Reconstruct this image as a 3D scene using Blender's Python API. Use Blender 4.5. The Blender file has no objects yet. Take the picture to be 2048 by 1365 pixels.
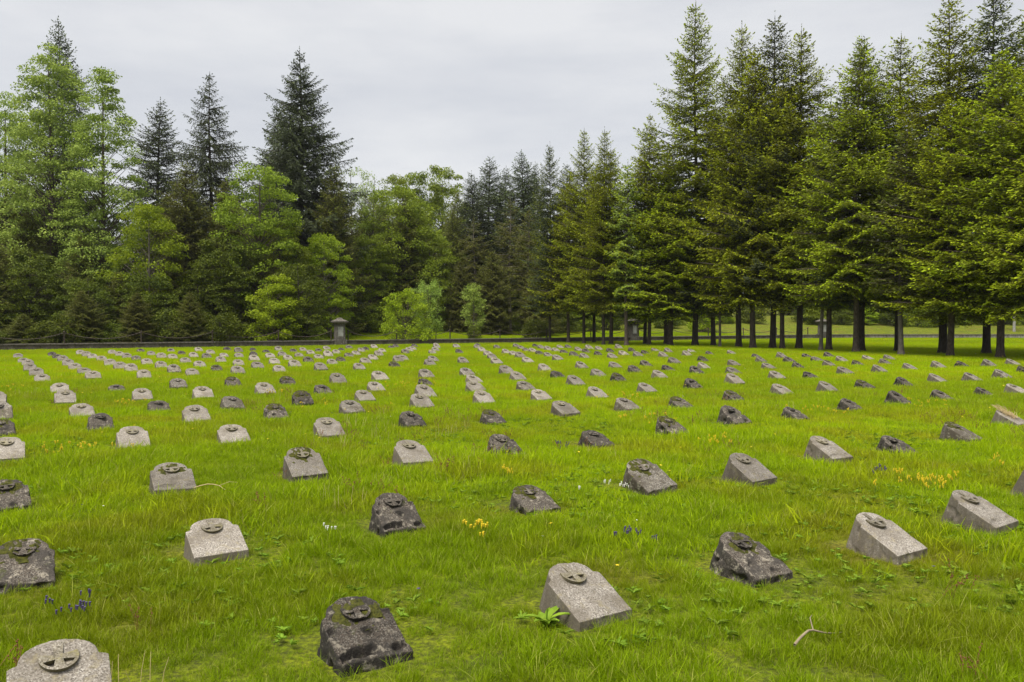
import bpy, bmesh, math, random
import numpy as np
from mathutils import Vector, noise, Matrix
R=math.radians
sc=bpy.context.scene; col=sc.collection
rng=np.random.default_rng(7); random.seed(7)
CAMH=1.65; EXPO=2.05; HAZE=.00016

# ------------------------------------------------------------ helpers
def mesh_np(name, V, F, mats, midx=None, rnd=None, smooth=False):
    """V (n,3); F (m,k) all the same corner count"""
    me=bpy.data.meshes.new(name); V=np.asarray(V,dtype=np.float32); F=np.asarray(F,dtype=np.int32)
    me.vertices.add(len(V)); me.vertices.foreach_set('co',V.ravel())
    k=F.shape[1]; me.loops.add(F.size); me.loops.foreach_set('vertex_index',F.ravel())
    me.polygons.add(len(F)); me.polygons.foreach_set('loop_start',np.arange(0,F.size,k,dtype=np.int32))
    me.polygons.foreach_set('loop_total',np.full(len(F),k,dtype=np.int32))
    for m in mats: me.materials.append(m)
    if midx is not None: me.polygons.foreach_set('material_index',np.asarray(midx,dtype=np.int32))
    me.polygons.foreach_set('use_smooth',np.full(len(F),smooth,dtype=bool))
    if rnd is not None:
        a=me.attributes.new('rnd','FLOAT','FACE'); a.data.foreach_set('value',np.asarray(rnd,dtype=np.float32))
    me.update(calc_edges=True); me.validate()
    return me
def obj(name, me, parent=None, loc=(0,0,0), rot=(0,0,0), scale=(1,1,1)):
    o=bpy.data.objects.new(name,me); col.objects.link(o)
    o.location=loc; o.rotation_euler=rot; o.scale=scale
    if parent: o.parent=parent
    return o
def thing(name,label,cat,loc,rz=0,group=None,scale=(1,1,1)):
    o=obj(name,None,None,loc,(0,0,rz),scale); o.empty_display_size=.2
    o['label']=label; o['category']=cat
    if group: o['group']=group
    return o
class MB:
    def __init__(s): s.v=[]; s.f=[]
    def tube(s,pts,rad,n=6,cap=False):
        base=len(s.v); P=[Vector(p) for p in pts]
        for i,p in enumerate(P):
            d=(P[min(i+1,len(P)-1)]-P[max(i-1,0)]).normalized()
            a=d.cross(Vector((0,0,1)) if abs(d.z)<.9 else Vector((1,0,0))).normalized(); b=d.cross(a)
            for k in range(n):
                t=2*math.pi*k/n; s.v.append(tuple(p+(a*math.cos(t)+b*math.sin(t))*rad[i]))
        for i in range(len(P)-1):
            for k in range(n):
                k2=(k+1)%n; s.f.append((base+i*n+k,base+i*n+k2,base+(i+1)*n+k2,base+(i+1)*n+k))
        if cap:
            s.f.append(tuple(base+(len(P)-1)*n+k for k in range(n)))
    def frustum(s,x,y,z0,z1,a0,b0,a1,b1):
        i=len(s.v)
        s.v+=[(x-a0,y-b0,z0),(x+a0,y-b0,z0),(x+a0,y+b0,z0),(x-a0,y+b0,z0),(x-a1,y-b1,z1),(x+a1,y-b1,z1),(x+a1,y+b1,z1),(x-a1,y+b1,z1)]
        s.f+=[(i,i+3,i+2,i+1),(i+4,i+5,i+6,i+7),(i,i+1,i+5,i+4),(i+1,i+2,i+6,i+5),(i+2,i+3,i+7,i+6),(i+3,i,i+4,i+7)]
    def mesh(s,name,m,smooth=False):
        me=bpy.data.meshes.new(name); me.from_pydata(s.v,[],s.f); me.materials.append(m)
        if smooth: me.polygons.foreach_set('use_smooth',[True]*len(me.polygons))
        me.update(); return me

# ------------------------------------------------------------ node helpers
def newmat(name):
    m=bpy.data.materials.new(name); m.use_nodes=True; nt=m.node_tree; nt.nodes.clear()
    o=nt.nodes.new('ShaderNodeOutputMaterial'); return m,nt,o
def N(nt,t,**k):
    n=nt.nodes.new(t)
    for a,b in k.items():
        if a=='inp':
            for kk,v in b.items():
                if hasattr(v,'links') or isinstance(v,bpy.types.NodeSocket): nt.links.new(v,n.inputs[kk])
                else: n.inputs[kk].default_value=v
        else: setattr(n,a,b)
    return n
def ramp(nt,fac,stops,interp='LINEAR'):
    n=nt.nodes.new('ShaderNodeValToRGB'); n.color_ramp.interpolation=interp
    e=n.color_ramp.elements
    while len(e)<len(stops): e.new(.5)
    for i,(p,c) in enumerate(stops):
        e[i].position=p; e[i].color=(c[0],c[1],c[2],1) if hasattr(c,'__len__') else (c,c,c,1)
    nt.links.new(fac,n.inputs[0]); return n.outputs[0]
def mix(nt,f,a,b,mode='MIX'):
    n=nt.nodes.new('ShaderNodeMix'); n.data_type='RGBA'; n.blend_type=mode
    for i,v in ((0,f),(6,a),(7,b)):
        if isinstance(v,bpy.types.NodeSocket): nt.links.new(v,n.inputs[i])
        elif i==0: n.inputs[0].default_value=v
        else: n.inputs[i].default_value=(v[0],v[1],v[2],1)
    return n.outputs[2]
def noise_t(nt,vec,scale,detail=3,rough=.6):
    n=N(nt,'ShaderNodeTexNoise',inp={'Scale':scale,'Detail':detail,'Roughness':rough})
    if vec is not None: nt.links.new(vec,n.inputs['Vector'])
    return n.outputs[0]
def math_n(nt,op,a,b=0.0):
    n=nt.nodes.new('ShaderNodeMath'); n.operation=op
    for i,v in enumerate((a,b)):
        if isinstance(v,bpy.types.NodeSocket): nt.links.new(v,n.inputs[i])
        else: n.inputs[i].default_value=v
    return n.outputs[0]

def leaf_mat(name,c_dark,c_light,trans=.35,rough=.55,patch=.9):
    m,nt,o=newmat(name)
    at=N(nt,'ShaderNodeAttribute',attribute_name='rnd'); oi=N(nt,'ShaderNodeObjectInfo')
    geo=N(nt,'ShaderNodeNewGeometry')
    n=noise_t(nt,geo.outputs['Position'],patch,2)
    f=math_n(nt,'ADD',math_n(nt,'MULTIPLY',at.outputs['Fac'],.4),math_n(nt,'MULTIPLY',n,.6))
    c=ramp(nt,f,[(.28,c_dark),(.72,c_light)])
    hs=N(nt,'ShaderNodeHueSaturation',inp={'Color':c,'Hue':math_n(nt,'ADD',math_n(nt,'MULTIPLY',oi.outputs['Random'],.018),.491),
        'Value':math_n(nt,'ADD',math_n(nt,'MULTIPLY',oi.outputs['Random'],.3),.85)})
    bs=N(nt,'ShaderNodeBsdfPrincipled',inp={'Base Color':hs.outputs[0],'Roughness':rough,'Specular IOR Level':.12})
    tr=N(nt,'ShaderNodeBsdfTranslucent',inp={'Color':hs.outputs[0]})
    mx=N(nt,'ShaderNodeMixShader',inp={0:trans,1:bs.outputs[0],2:tr.outputs[0]})
    nt.links.new(mx.outputs[0],o.inputs[0]); return m

# ------------------------------------------------------------ materials
def bark_mat(name,c1,c2,moss=.25):
    m,nt,o=newmat(name); tc=N(nt,'ShaderNodeTexCoord')
    mp=N(nt,'ShaderNodeMapping',inp={'Vector':tc.outputs['Object'],'Scale':(1,1,.35)})
    n1=noise_t(nt,mp.outputs[0],14,5,.7); n2=noise_t(nt,tc.outputs['Object'],1.3,3)
    c=mix(nt,ramp(nt,n1,[(.3,0.),(.7,1.)]),c1,c2)
    c=mix(nt,ramp(nt,n2,[(.5,0.),(.8,moss)]),c,(.07,.08,.03))
    bp=N(nt,'ShaderNodeBump',inp={'Height':n1,'Strength':.9,'Distance':.03})
    bs=N(nt,'ShaderNodeBsdfPrincipled',inp={'Base Color':c,'Roughness':.9,'Specular IOR Level':.15,'Normal':bp.outputs[0]})
    nt.links.new(bs.outputs[0],o.inputs[0]); return m
M={}
M['bark']=bark_mat('fir_bark',(.04,.031,.024),(.14,.11,.092))
M['bark_dark']=bark_mat('dark_bark',(.03,.025,.02),(.08,.065,.055))
M['bark_pale']=bark_mat('pale_bark',(.09,.075,.062),(.21,.185,.155),.15)
M['bark_white']=bark_mat('whitish_bark',(.18,.17,.155),(.4,.385,.36),.05)
M['fir']=leaf_mat('fir_needles',(.066,.082,.008),(.215,.235,.014),.35)
M['fir_fresh']=leaf_mat('fresh_fir_shoots',(.25,.32,.012),(.46,.54,.018),.4)
M['spruce']=leaf_mat('dark_spruce_needles',(.040,.05,.026),(.085,.105,.045),.2)
M['spruce_tip']=leaf_mat('spruce_shoots',(.08,.115,.03),(.16,.21,.05),.25)
M['olive']=leaf_mat('olive_spruce_needles',(.075,.075,.02),(.15,.155,.032),.3)
M['olive_tip']=leaf_mat('olive_spruce_shoots',(.12,.15,.02),(.22,.26,.035),.3)
M['leaf_light']=leaf_mat('light_spring_leaves',(.17,.25,.045),(.37,.47,.085),.32)
M['leaf_mid']=leaf_mat('green_leaves',(.10,.145,.014),(.29,.36,.028),.34)
M['leaf_dark']=leaf_mat('deep_green_leaves',(.045,.065,.010),(.15,.185,.018),.28)
M['leaf_yellow']=leaf_mat('yellow_green_leaves',(.19,.28,.012),(.38,.49,.025),.4)
M['leaf_pale']=leaf_mat('pale_thin_leaves',(.17,.24,.04),(.34,.43,.08),.35)

def stone_mat(name,base,spk_dark,spk_light,lich,dirt_shade,kind):
    m,nt,o=newmat(name); tc=N(nt,'ShaderNodeTexCoord'); oi=N(nt,'ShaderNodeObjectInfo')
    cb=N(nt,'ShaderNodeCombineXYZ',inp={0:math_n(nt,'MULTIPLY',oi.outputs['Random'],37.),1:math_n(nt,'MULTIPLY',oi.outputs['Random'],91.)})
    va=N(nt,'ShaderNodeVectorMath',operation='ADD',inp={0:tc.outputs['Object'],1:cb.outputs[0]}); v=va.outputs[0]
    big=noise_t(nt,v,5,4,.65); mid=noise_t(nt,v,16,4,.7); fine=noise_t(nt,v,90,3,.7)
    vo=N(nt,'ShaderNodeTexVoronoi',inp={'Vector':v,'Scale':165.}); chip=vo.outputs['Color']
    sx=N(nt,'ShaderNodeSeparateColor',inp={0:chip})
    c=mix(nt,ramp(nt,sx.outputs[0],[(.0,0.),(.72,0.),(.8,1.)]),base,spk_dark)
    c=mix(nt,ramp(nt,sx.outputs[1],[(.0,0.),(.7,0.),(.8,.9)]),c,spk_light)
    c=mix(nt,ramp(nt,fine,[(.38,.7),(.62,0.)]),c,spk_dark)
    # rain streaks and algae on the sides, deepened to paint in their shade
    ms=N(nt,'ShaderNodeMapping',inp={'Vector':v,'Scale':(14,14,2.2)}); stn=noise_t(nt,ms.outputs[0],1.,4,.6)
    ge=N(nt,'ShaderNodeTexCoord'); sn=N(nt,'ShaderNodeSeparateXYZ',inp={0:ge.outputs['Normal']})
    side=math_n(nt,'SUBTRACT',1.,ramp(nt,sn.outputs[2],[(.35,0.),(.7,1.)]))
    c=mix(nt,math_n(nt,'MULTIPLY',side,ramp(nt,stn,[(.30,.15),(.56,.9)])),c,dirt_shade)
    if kind=='pale':
        c=mix(nt,ramp(nt,big,[(.40,0.),(.64,.75)]),c,dirt_shade)
        c=mix(nt,ramp(nt,mid,[(.55,0.),(.68,.7)]),c,lich)
    else:
        c=mix(nt,ramp(nt,big,[(.46,0.),(.60,.8)]),c,dirt_shade)
        c=mix(nt,ramp(nt,mid,[(.56,0.),(.66,.75)]),c,lich)
        m2=noise_t(nt,v,9,5,.75)
        c=mix(nt,ramp(nt,m2,[(.60,0.),(.68,.7)]),c,(.05,.055,.015))
    hs=N(nt,'ShaderNodeHueSaturation',inp={'Color':c,'Value':math_n(nt,'ADD',math_n(nt,'MULTIPLY',oi.outputs['Random'],.5),.76)})
    h=math_n(nt,'ADD',math_n(nt,'MULTIPLY',fine,.5),math_n(nt,'MULTIPLY',mid,1.2 if kind!='pale' else .4))
    bp=N(nt,'ShaderNodeBump',inp={'Height':h,'Strength':.8,'Distance':.012 if kind!='pale' else .006})
    bs=N(nt,'ShaderNodeBsdfPrincipled',inp={'Base Color':hs.outputs[0],'Roughness':.9,'Specular IOR Level':.2,'Normal':bp.outputs[0]})
    nt.links.new(bs.outputs[0],o.inputs[0]); return m
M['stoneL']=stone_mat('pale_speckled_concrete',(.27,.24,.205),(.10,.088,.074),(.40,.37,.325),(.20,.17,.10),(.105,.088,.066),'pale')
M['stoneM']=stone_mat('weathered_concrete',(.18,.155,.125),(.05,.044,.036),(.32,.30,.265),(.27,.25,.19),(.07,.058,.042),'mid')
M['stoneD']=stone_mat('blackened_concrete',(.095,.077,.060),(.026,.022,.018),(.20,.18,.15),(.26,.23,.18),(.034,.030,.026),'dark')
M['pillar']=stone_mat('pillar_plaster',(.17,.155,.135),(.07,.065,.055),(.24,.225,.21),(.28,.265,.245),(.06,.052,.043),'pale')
def simple(name,c,rough=.8,var=.3,scale=20,c2=None,bump=0):
    m,nt,o=newmat(name); geo=N(nt,'ShaderNodeTexCoord')
    n=noise_t(nt,geo.outputs['Object'],scale,4)
    cc=mix(nt,ramp(nt,n,[(.3,0.),(.7,1.)]),c2 or tuple(x*(1-var) for x in c),c)
    bs=N(nt,'ShaderNodeBsdfPrincipled',inp={'Base Color':cc,'Roughness':rough,'Specular IOR Level':.2})
    if bump: 
        bp=N(nt,'ShaderNodeBump',inp={'Height':n,'Strength':1.,'Distance':bump}); nt.links.new(bp.outputs[0],bs.inputs['Normal'])
    nt.links.new(bs.outputs[0],o.inputs[0]); return m
M['moss']=simple('moss',(.085,.085,.012),1,.3,45,(.025,.028,.008),.02)
M['iron']=simple('rusty_iron',(.06,.045,.035),.7,.4,30)
M['cap']=simple('mossy_cap_stone',(.17,.15,.13),.9,.4,9,(.055,.05,.04),.01)
M['straw']=simple('dry_straw',(.55,.42,.22),.9,.3,40)
M['twig']=simple('dry_twig',(.30,.24,.16),.9,.4,30)
M['yellow']=simple('yellow_petals',(.75,.56,.03),.6,.15,30)
M['white']=simple('white_petals',(.75,.74,.68),.7,.1,30)
M['violet']=simple('violet_petals',(.09,.07,.16),.7,.2,30)
M['sorrel']=simple('red_brown_stalks',(.22,.10,.045),.8,.4,30)
# ------------------------------------------------------------ terrain
def wall_y(x):                      # the low wall crosses behind the graves, turning a little at the third pillar
    return 59.2+.54*x if x<31 else 75.94+(x-31)*.02
def behind(x,y): return (y-wall_y(x))/1.136
def hz(x,y):
    d=max(behind(x,y)-.6,0.)
    rt=min(max((x-4)/20,0),1); h=min(d*(.045+.085*rt),.9+1.3*rt)+max(0,min((d-24)*.05,6.))*(.5+.5*math.tanh((x+5)/10))
    u=.018*noise.noise((x*.9,y*.9,0))+.03*noise.noise((x*.2,y*.2,3))
    if d>0: u*=1.5
    return h+u
def axis(lo,hi,cuts):
    r=[];x=lo
    while x<hi:
        r.append(x); a=abs(x-cuts[0]); x+= .25 if a<9 else (.8 if a<75 else (6 if a<200 else 40))
    return r+[hi]
gx=axis(-600,600,(0,)); gy=[]; y=-30.
while y<900:
    gy.append(y); y+= 1.5 if y<0 else (.25 if y<12 else (.8 if y<100 else (8 if y<250 else 50)))
gy.append(900.)
V=[(x,y,hz(x,y)) for y in gy for x in gx]; nx=len(gx)
F=[(j*nx+i,j*nx+i+1,(j+1)*nx+i+1,(j+1)*nx+i) for j in range(len(gy)-1) for i in range(nx-1)]
# patches of moss, soil and lush grass shared by ground and blades
def grass_patch(nt,pos):
    n1=noise_t(nt,pos,.55,3,.6); n2=noise_t(nt,pos,2.3,3,.6); n3=noise_t(nt,pos,.09,2)
    return n1,n2,n3
m,nt,o=newmat('turf'); geo=N(nt,'ShaderNodeNewGeometry'); P=geo.outputs['Position']
n1,n2,n3=grass_patch(nt,P); fine=noise_t(nt,P,30,4,.7)
c=mix(nt,ramp(nt,n2,[(.35,0.),(.65,1.)]),(.10,.14,.008),(.21,.24,.010))
c=mix(nt,ramp(nt,n1,[(.52,0.),(.68,.8)]),c,(.20,.15,.03))
c=mix(nt,ramp(nt,fine,[(.40,.85),(.62,0.)]),c,(.045,.05,.012))
bs=N(nt,'ShaderNodeBsdfPrincipled',inp={'Base Color':c,'Roughness':.95,'Specular IOR Level':.1,
   'Normal':N(nt,'ShaderNodeBump',inp={'Height':fine,'Strength':1.,'Distance':.03}).outputs[0]})
nt.links.new(bs.outputs[0],o.inputs[0]); M['turf']=m
g=obj('ground',mesh_np('ground',V,F,[m],smooth=True)); g['kind']='structure'

def blade_mat(name,a,b,warm,trans=.4,dry=.12,drab=(.09,.11,.012)):
    m,nt,o=newmat(name); geo=N(nt,'ShaderNodeNewGeometry'); P=geo.outputs['Position']
    at=N(nt,'ShaderNodeAttribute',attribute_name='rnd'); oi=N(nt,'ShaderNodeObjectInfo')
    n1,n2,n3=grass_patch(nt,P)
    f=math_n(nt,'ADD',math_n(nt,'MULTIPLY',at.outputs['Fac'],.3),math_n(nt,'ADD',math_n(nt,'MULTIPLY',oi.outputs['Random'],.3),math_n(nt,'MULTIPLY',n2,.4)))
    c=ramp(nt,f,[(.2,a),(.8,b)])
    c=mix(nt,ramp(nt,n1,[(.47,0.),(.60,.85)]),c,warm)
    c=mix(nt,ramp(nt,n3,[(.42,.6),(.6,0.)]),c,drab)
    c=mix(nt,ramp(nt,at.outputs['Fac'],[(1-dry-.02,0.),(1-dry,.8)]),c,(.36,.36,.08))
    bs=N(nt,'ShaderNodeBsdfPrincipled',inp={'Base Color':c,'Roughness':.6,'Specular IOR Level':.08})
    tr=N(nt,'ShaderNodeBsdfTranslucent',inp={'Color':c})
    mx=N(nt,'ShaderNodeMixShader',inp={0:trans,1:bs.outputs[0],2:tr.outputs[0]})
    nt.links.new(mx.outputs[0],o.inputs[0]); return m
M['blade']=blade_mat('grass_blades',(.095,.175,.002),(.42,.58,.005),(.24,.23,.010),drab=(.17,.25,.004))
M['blade_far']=blade_mat('far_grass_blades',(.25,.38,.002),(.49,.64,.003),(.42,.45,.012),dry=.05,drab=(.23,.32,.008))
M['weed']=leaf_mat('weed_leaves',(.11,.19,.015),(.25,.36,.03),.35)

def tuft(n,rad,h,w,seed,mat,lean=.5,segs=3):
    r=np.random.default_rng(seed); V=[];F=[];rn=[]
    for i in range(n):
        a=r.uniform(0,6.283); q=rad*math.sqrt(r.uniform()); bx,by=q*math.cos(a),q*math.sin(a)
        hh=h*r.uniform(.5,1.15); la=a+r.normal(0,1.2); ln=hh*abs(r.normal(.3,.3))*lean*2; ww=w*r.uniform(.6,1.2)
        wa=r.uniform(0,3.14); wx,wy=math.cos(wa)*ww/2,math.sin(wa)*ww/2; b=len(V)
        for s in range(segs):
            t=s/segs; cx=bx+math.cos(la)*ln*t*t; cy=by+math.sin(la)*ln*t*t; z=hh*(t-.18*t*t*min(ln/hh,1.5))-.01
            k=1-.55*t
            V+=[(cx-wx*k,cy-wy*k,z),(cx+wx*k,cy+wy*k,z)]
        V.append((bx+math.cos(la)*ln,by+math.sin(la)*ln,hh*(1-.25*min(ln/hh,1.5))))
        x=r.uniform()
        for s in range(segs-1): F.append((b+2*s,b+2*s+1,b+2*s+3,b+2*s+2)); rn.append(x)
        F.append((b+2*segs-2,b+2*segs-1,b+2*segs,b+2*segs)); rn.append(x)
    V=np.array(V,dtype=np.float32)
    me=bpy.data.meshes.new('tuft'); FF=[f if f[2]!=f[3] else f[:3] for f in F]
    me.from_pydata([tuple(v) for v in V],[],FF); me.materials.append(mat)
    a=me.attributes.new('rnd','FLOAT','FACE'); a.data.foreach_set('value',np.array(rn,dtype=np.float32)); me.update()
    return me
def scatter(name,pts,yaw,scl,protos,label,cat,tilt=None,pick=None,seed=1):
    me=bpy.data.meshes.new(name); n=len(pts); me.vertices.add(n); me.vertices.foreach_set('co',np.asarray(pts,dtype=np.float32).ravel())
    r=np.random.default_rng(seed)
    rot=np.zeros((n,3),dtype=np.float32); rot[:,2]=yaw
    if tilt: rot[:,0]=r.normal(0,tilt,n); rot[:,1]=r.normal(0,tilt,n)
    a=me.attributes.new('rot','FLOAT_VECTOR','POINT'); a.data.foreach_set('vector',rot.ravel())
    a=me.attributes.new('scl','FLOAT','POINT'); a.data.foreach_set('value',np.asarray(scl,dtype=np.float32))
    a=me.attributes.new('pick','INT','POINT'); a.data.foreach_set('value',np.asarray(r.integers(0,len(protos),n) if pick is None else pick,dtype=np.int32))
    me.update(); o=obj(name,me)
    ng=bpy.data.node_groups.new(name+'_spread','GeometryNodeTree')
    ng.interface.new_socket('Geometry',in_out='INPUT',socket_type='NodeSocketGeometry')
    ng.interface.new_socket('Geometry',in_out='OUTPUT',socket_type='NodeSocketGeometry')
    gi=ng.nodes.new('NodeGroupInput'); go=ng.nodes.new('NodeGroupOutput')
    iop=ng.nodes.new('GeometryNodeInstanceOnPoints'); g2i=ng.nodes.new('GeometryNodeGeometryToInstance')
    for i,pm in reversed(list(enumerate(protos))):
        po=bpy.data.objects.new(name+'_kind',pm)
        oi=ng.nodes.new('GeometryNodeObjectInfo'); oi.inputs['Object'].default_value=po; oi.inputs['As Instance'].default_value=True
        ng.links.new(oi.outputs['Geometry'],g2i.inputs[0])
    iop.inputs['Pick Instance'].default_value=True
    def attr(nm,t):
        q=ng.nodes.new('GeometryNodeInputNamedAttribute'); q.data_type=t; q.inputs['Name'].default_value=nm; return q.outputs[0]
    ng.links.new(gi.outputs[0],iop.inputs['Points']); ng.links.new(g2i.outputs[0],iop.inputs['Instance'])
    ng.links.new(attr('pick','INT'),iop.inputs['Instance Index']); ng.links.new(attr('rot','FLOAT_VECTOR'),iop.inputs['Rotation'])
    ng.links.new(attr('scl','FLOAT'),iop.inputs['Scale']); ng.links.new(iop.outputs[0],go.inputs[0])
    md=o.modifiers.new('spread','NODES'); md.node_group=ng
    o['kind']='stuff'; o['label']=label; o['category']=cat
    return o
def band(d0,d1,dens,half=.74,seed=0,margin=1.2):
    """random ground points inside the view wedge between distances d0 and d1"""
    r=np.random.default_rng(seed); area=half*(d1*d1-d0*d0)+2*margin*(d1-d0); n=int(area*dens)
    y=np.sqrt(r.uniform(d0*d0,d1*d1,n)); x=r.uniform(-1,1,n)*(half*y+margin)
    return x,y
STX=[]   # stones footprint, filled below before grass is spread
# ------------------------------------------------------------ grave markers
ANG=R(33); TILT=R(27)
def outline(W=.41,sh=.325,top=.455,n=16):
    w=W/2; aw=w*.80; pts=[(-w,0),(w,0),(w,sh)]
    pts+= [(w*.93,sh+.004),(w*.86,sh+.014)]
    # arch
    cy=sh+.012; ry=top-cy
    for k in range(n+1):
        a=math.pi*k/n; ca=math.cos(a); pts.append((aw*ca,cy+ry*math.sin(a)**.85))
    pts+=[(-w*.86,sh+.014),(-w*.93,sh+.004),(-w,sh)]
    return pts
def stone_mesh(name,mat,vox,worn,seed,W=.41,sink=.0,flat=0.,chip=0.):
    """wedge block: headstone outline laid back on its slope and extruded down into the turf"""
    ol=outline(W); bm=bmesh.new(); st,ct=math.sin(TILT),math.cos(TILT); lip=.070-sink
    fr=[];bk=[]
    D=.42
    for (u,v) in ol:
        y=v*ct; z=lip+v*st
        fr.append(bm.verts.new((u,y,z)))
        # down normal
        bk.append(bm.verts.new((u*1.03,y+D*.42*(v/.455)*1.0+.0,z-D if z-D<-.12 else -.12)))
    bm.faces.new(fr); bm.faces.new(list(reversed(bk))); n=len(fr)
    for i in range(n): bm.faces.new((fr[(i+1)%n],fr[i],bk[i],bk[(i+1)%n]))
    bmesh.ops.recalc_face_normals(bm,faces=bm.faces)
    me=bpy.data.meshes.new('tmp'); bm.to_mesh(me); bm.free()
    o=bpy.data.objects.new('tmp',me); col.objects.link(o)
    md=o.modifiers.new('r','REMESH'); md.mode='VOXEL'; md.voxel_size=vox; md.use_smooth_shade=True
    ms=o.modifiers.new('s','SMOOTH'); ms.iterations=1 if worn<.004 else 2; ms.factor=.5
    dg=bpy.context.evaluated_depsgraph_get(); me2=bpy.data.meshes.new_from_object(o.evaluated_get(dg))
    bpy.data.objects.remove(o)
    nv=len(me2.vertices); co=np.empty(nv*3,dtype=np.float32); me2.vertices.foreach_get('co',co); co=co.reshape(-1,3)
    no=np.empty(nv*3,dtype=np.float32); me2.vertex_normals.foreach_get('vector',no); no=no.reshape(-1,3)
    off=seed*13.7
    for i in range(nv):
        p=Vector(co[i]); q=p+Vector((off,0,0))
        d=worn*(noise.noise(q*7)*1.0+noise.noise(q*18)*.55+noise.noise(q*40)*.25)
        if chip:                                   # eroded pits and broken edges
            c_=noise.noise(q*11+Vector((5,5,5)))
            if c_>.25: d-=chip*(c_-.25)*2
            # rounding off the shoulders
            e=max(abs(p.x)-W*.36,0)+max(p.y-.33,0)*.4
            d-=chip*e*2.2*(.6+noise.noise(q*4))
        co[i]+=no[i]*d
    me2.vertices.foreach_set('co',co.ravel()); me2.name=name; me2.materials.clear(); me2.materials.append(mat)
    me2.polygons.foreach_set('use_smooth',[True]*len(me2.polygons)); me2.update()
    return me2
CT,ST_=math.cos(TILT),math.sin(TILT)
def on_face(u,v,h,sink=0.): # point at height h above the sloping face
    return (u, v*CT-h*ST_, .070-sink+v*ST_+h*CT)
def relief_mesh(name,mat,seed,worn,sink=0.,W=.41):
    """raised disc: a cross whose quarters are sunk, rim standing proud at its lower side"""
    bm=bmesh.new(); C=.338; Rr=.083*W/.41; r=np.random.default_rng(seed)
    def hgt(v): return .0025+.022*max(0,min(1,(C+Rr-v)/(2*Rr)))
    def prism(poly):
        top=[bm.verts.new(on_face(u,v,hgt(v)+r.normal(0,worn*.2),sink)) for u,v in poly]
        bot=[bm.verts.new(on_face(u*.97,C+(v-C)*.9+.004,-.02,sink)) for u,v in poly]
        n=len(poly); bm.faces.new(top)
        for i in range(n): bm.faces.new((top[i],bot[i],bot[(i+1)%n],top[(i+1)%n]))
    K=32; ri=Rr*.83
    for k in range(K):                       # lower rim, complete; upper rim fades into the arch
        a0=2*math.pi*k/K; a1=2*math.pi*(k+1)/K
        if math.sin((a0+a1)/2)>.35: continue
        prism([(Rr*math.cos(a0),C+Rr*math.sin(a0)),(Rr*math.cos(a1),C+Rr*math.sin(a1)),(ri*math.cos(a1),C+ri*math.sin(a1)),(ri*math.cos(a0),C+ri*math.sin(a0))])
    a=.016; b=.025; L=ri*1.02
    for k in range(4):                       # four flared arms
        ck,sk=math.cos(k*math.pi/2),math.sin(k*math.pi/2)
        poly=[(a,-a),(L,-b),(L,b),(a,a)]
        if k%2==1 and k==1: poly=[(a,-a),(Rr*1.15,-b),(Rr*1.15,b),(a,a)]
        prism([(x*ck-y*sk,C+x*sk+y*ck) for x,y in poly])
    prism([(-a,-a+C),(a,-a+C),(a,a+C),(-a,a+C)])
    bmesh.ops.recalc_face_normals(bm,faces=bm.faces)
    bmesh.ops.subdivide_edges(bm,edges=bm.edges,cuts=1)
    for v_ in bm.verts: v_.co+=Vector(noise.noise_vector(v_.co*30+Vector((seed,0,0))))*worn*.5
    me=bpy.data.meshes.new(name); bm.to_mesh(me); bm.free(); me.materials.append(mat); return me
def moss_mesh(seed,amount=1.):
    """lumpy moss cushion around the disc and over the arch"""
    r=np.random.default_rng(seed); n=44; V=[];F=[];out_=[]
    for j in range(n+1):
        for i in range(n+1):
            u=-.15+.30*i/n; v=.20+.26*j/n
            d=math.hypot(u/.14,(v-.345)/.12)
            q=noise.noise((u*14+seed*3.1,v*14,seed))*.9+noise.noise((u*35,v*35+seed,2))*.45
            h=(1-d)*.022+q*.020*amount-.012+.018*(amount-1)
            if math.hypot(u,v-.318)<.03: h-=.02
            h+=.006
            out_.append((u/.155)**2+(max(v-.34,0)/.106)**2>1 or h<-.011)
            V.append(on_face(u,v,max(h,-.012)*1.0))
    for j in range(n):
        for i in range(n):
            a=j*(n+1)+i; q=(a,a+1,a+n+2,a+n+1)
            if not all(out_[t] for t in q) and not any((V_out:=[(-.15+.30*(t%(n+1))/n) for t in q]) and (( -.15+.30*(t%(n+1))/n)/.158)**2+(max(.20+.26*(t//(n+1))/n-.34,0)/.11)**2>1 for t in q): F.append(q)
    return mesh_np('moss_patch',V,F,[M['moss']],smooth=True)
kinds={}
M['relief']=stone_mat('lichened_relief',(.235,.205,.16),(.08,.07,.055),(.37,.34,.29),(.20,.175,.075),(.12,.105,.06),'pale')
for k,(mat,wn,chip) in {'L':('stoneL',.0013,0.),'M':('stoneM',.006,.012),'D':('stoneD',.010,.030)}.items():
    hi=[];lo=[]
    for s in range({'L':5,'M':3,'D':6}[k]):
        hi.append((stone_mesh('stone_block',M[mat],.0062 if k=='L' else .008,wn*(1+.25*s if k=='L' else 1),s+1,chip=chip*(1+.3*s) if k!='L' else .004*s),relief_mesh('cross_relief',M['relief' if k=='L' else mat],s,wn)))
        lo.append((stone_mesh('stone_block',M[mat],.0125 if k=='L' else .015,wn*1.1,s+11,chip=chip*(1+.3*s) if k!='L' else .004*s),relief_mesh('cross_relief',M['relief' if k=='L' else mat],s+20,wn)))
    kinds[k]=(hi,lo)
mosses=[moss_mesh(3,1.15),moss_mesh(8,.9),moss_mesh(15,1.3)]
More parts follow.
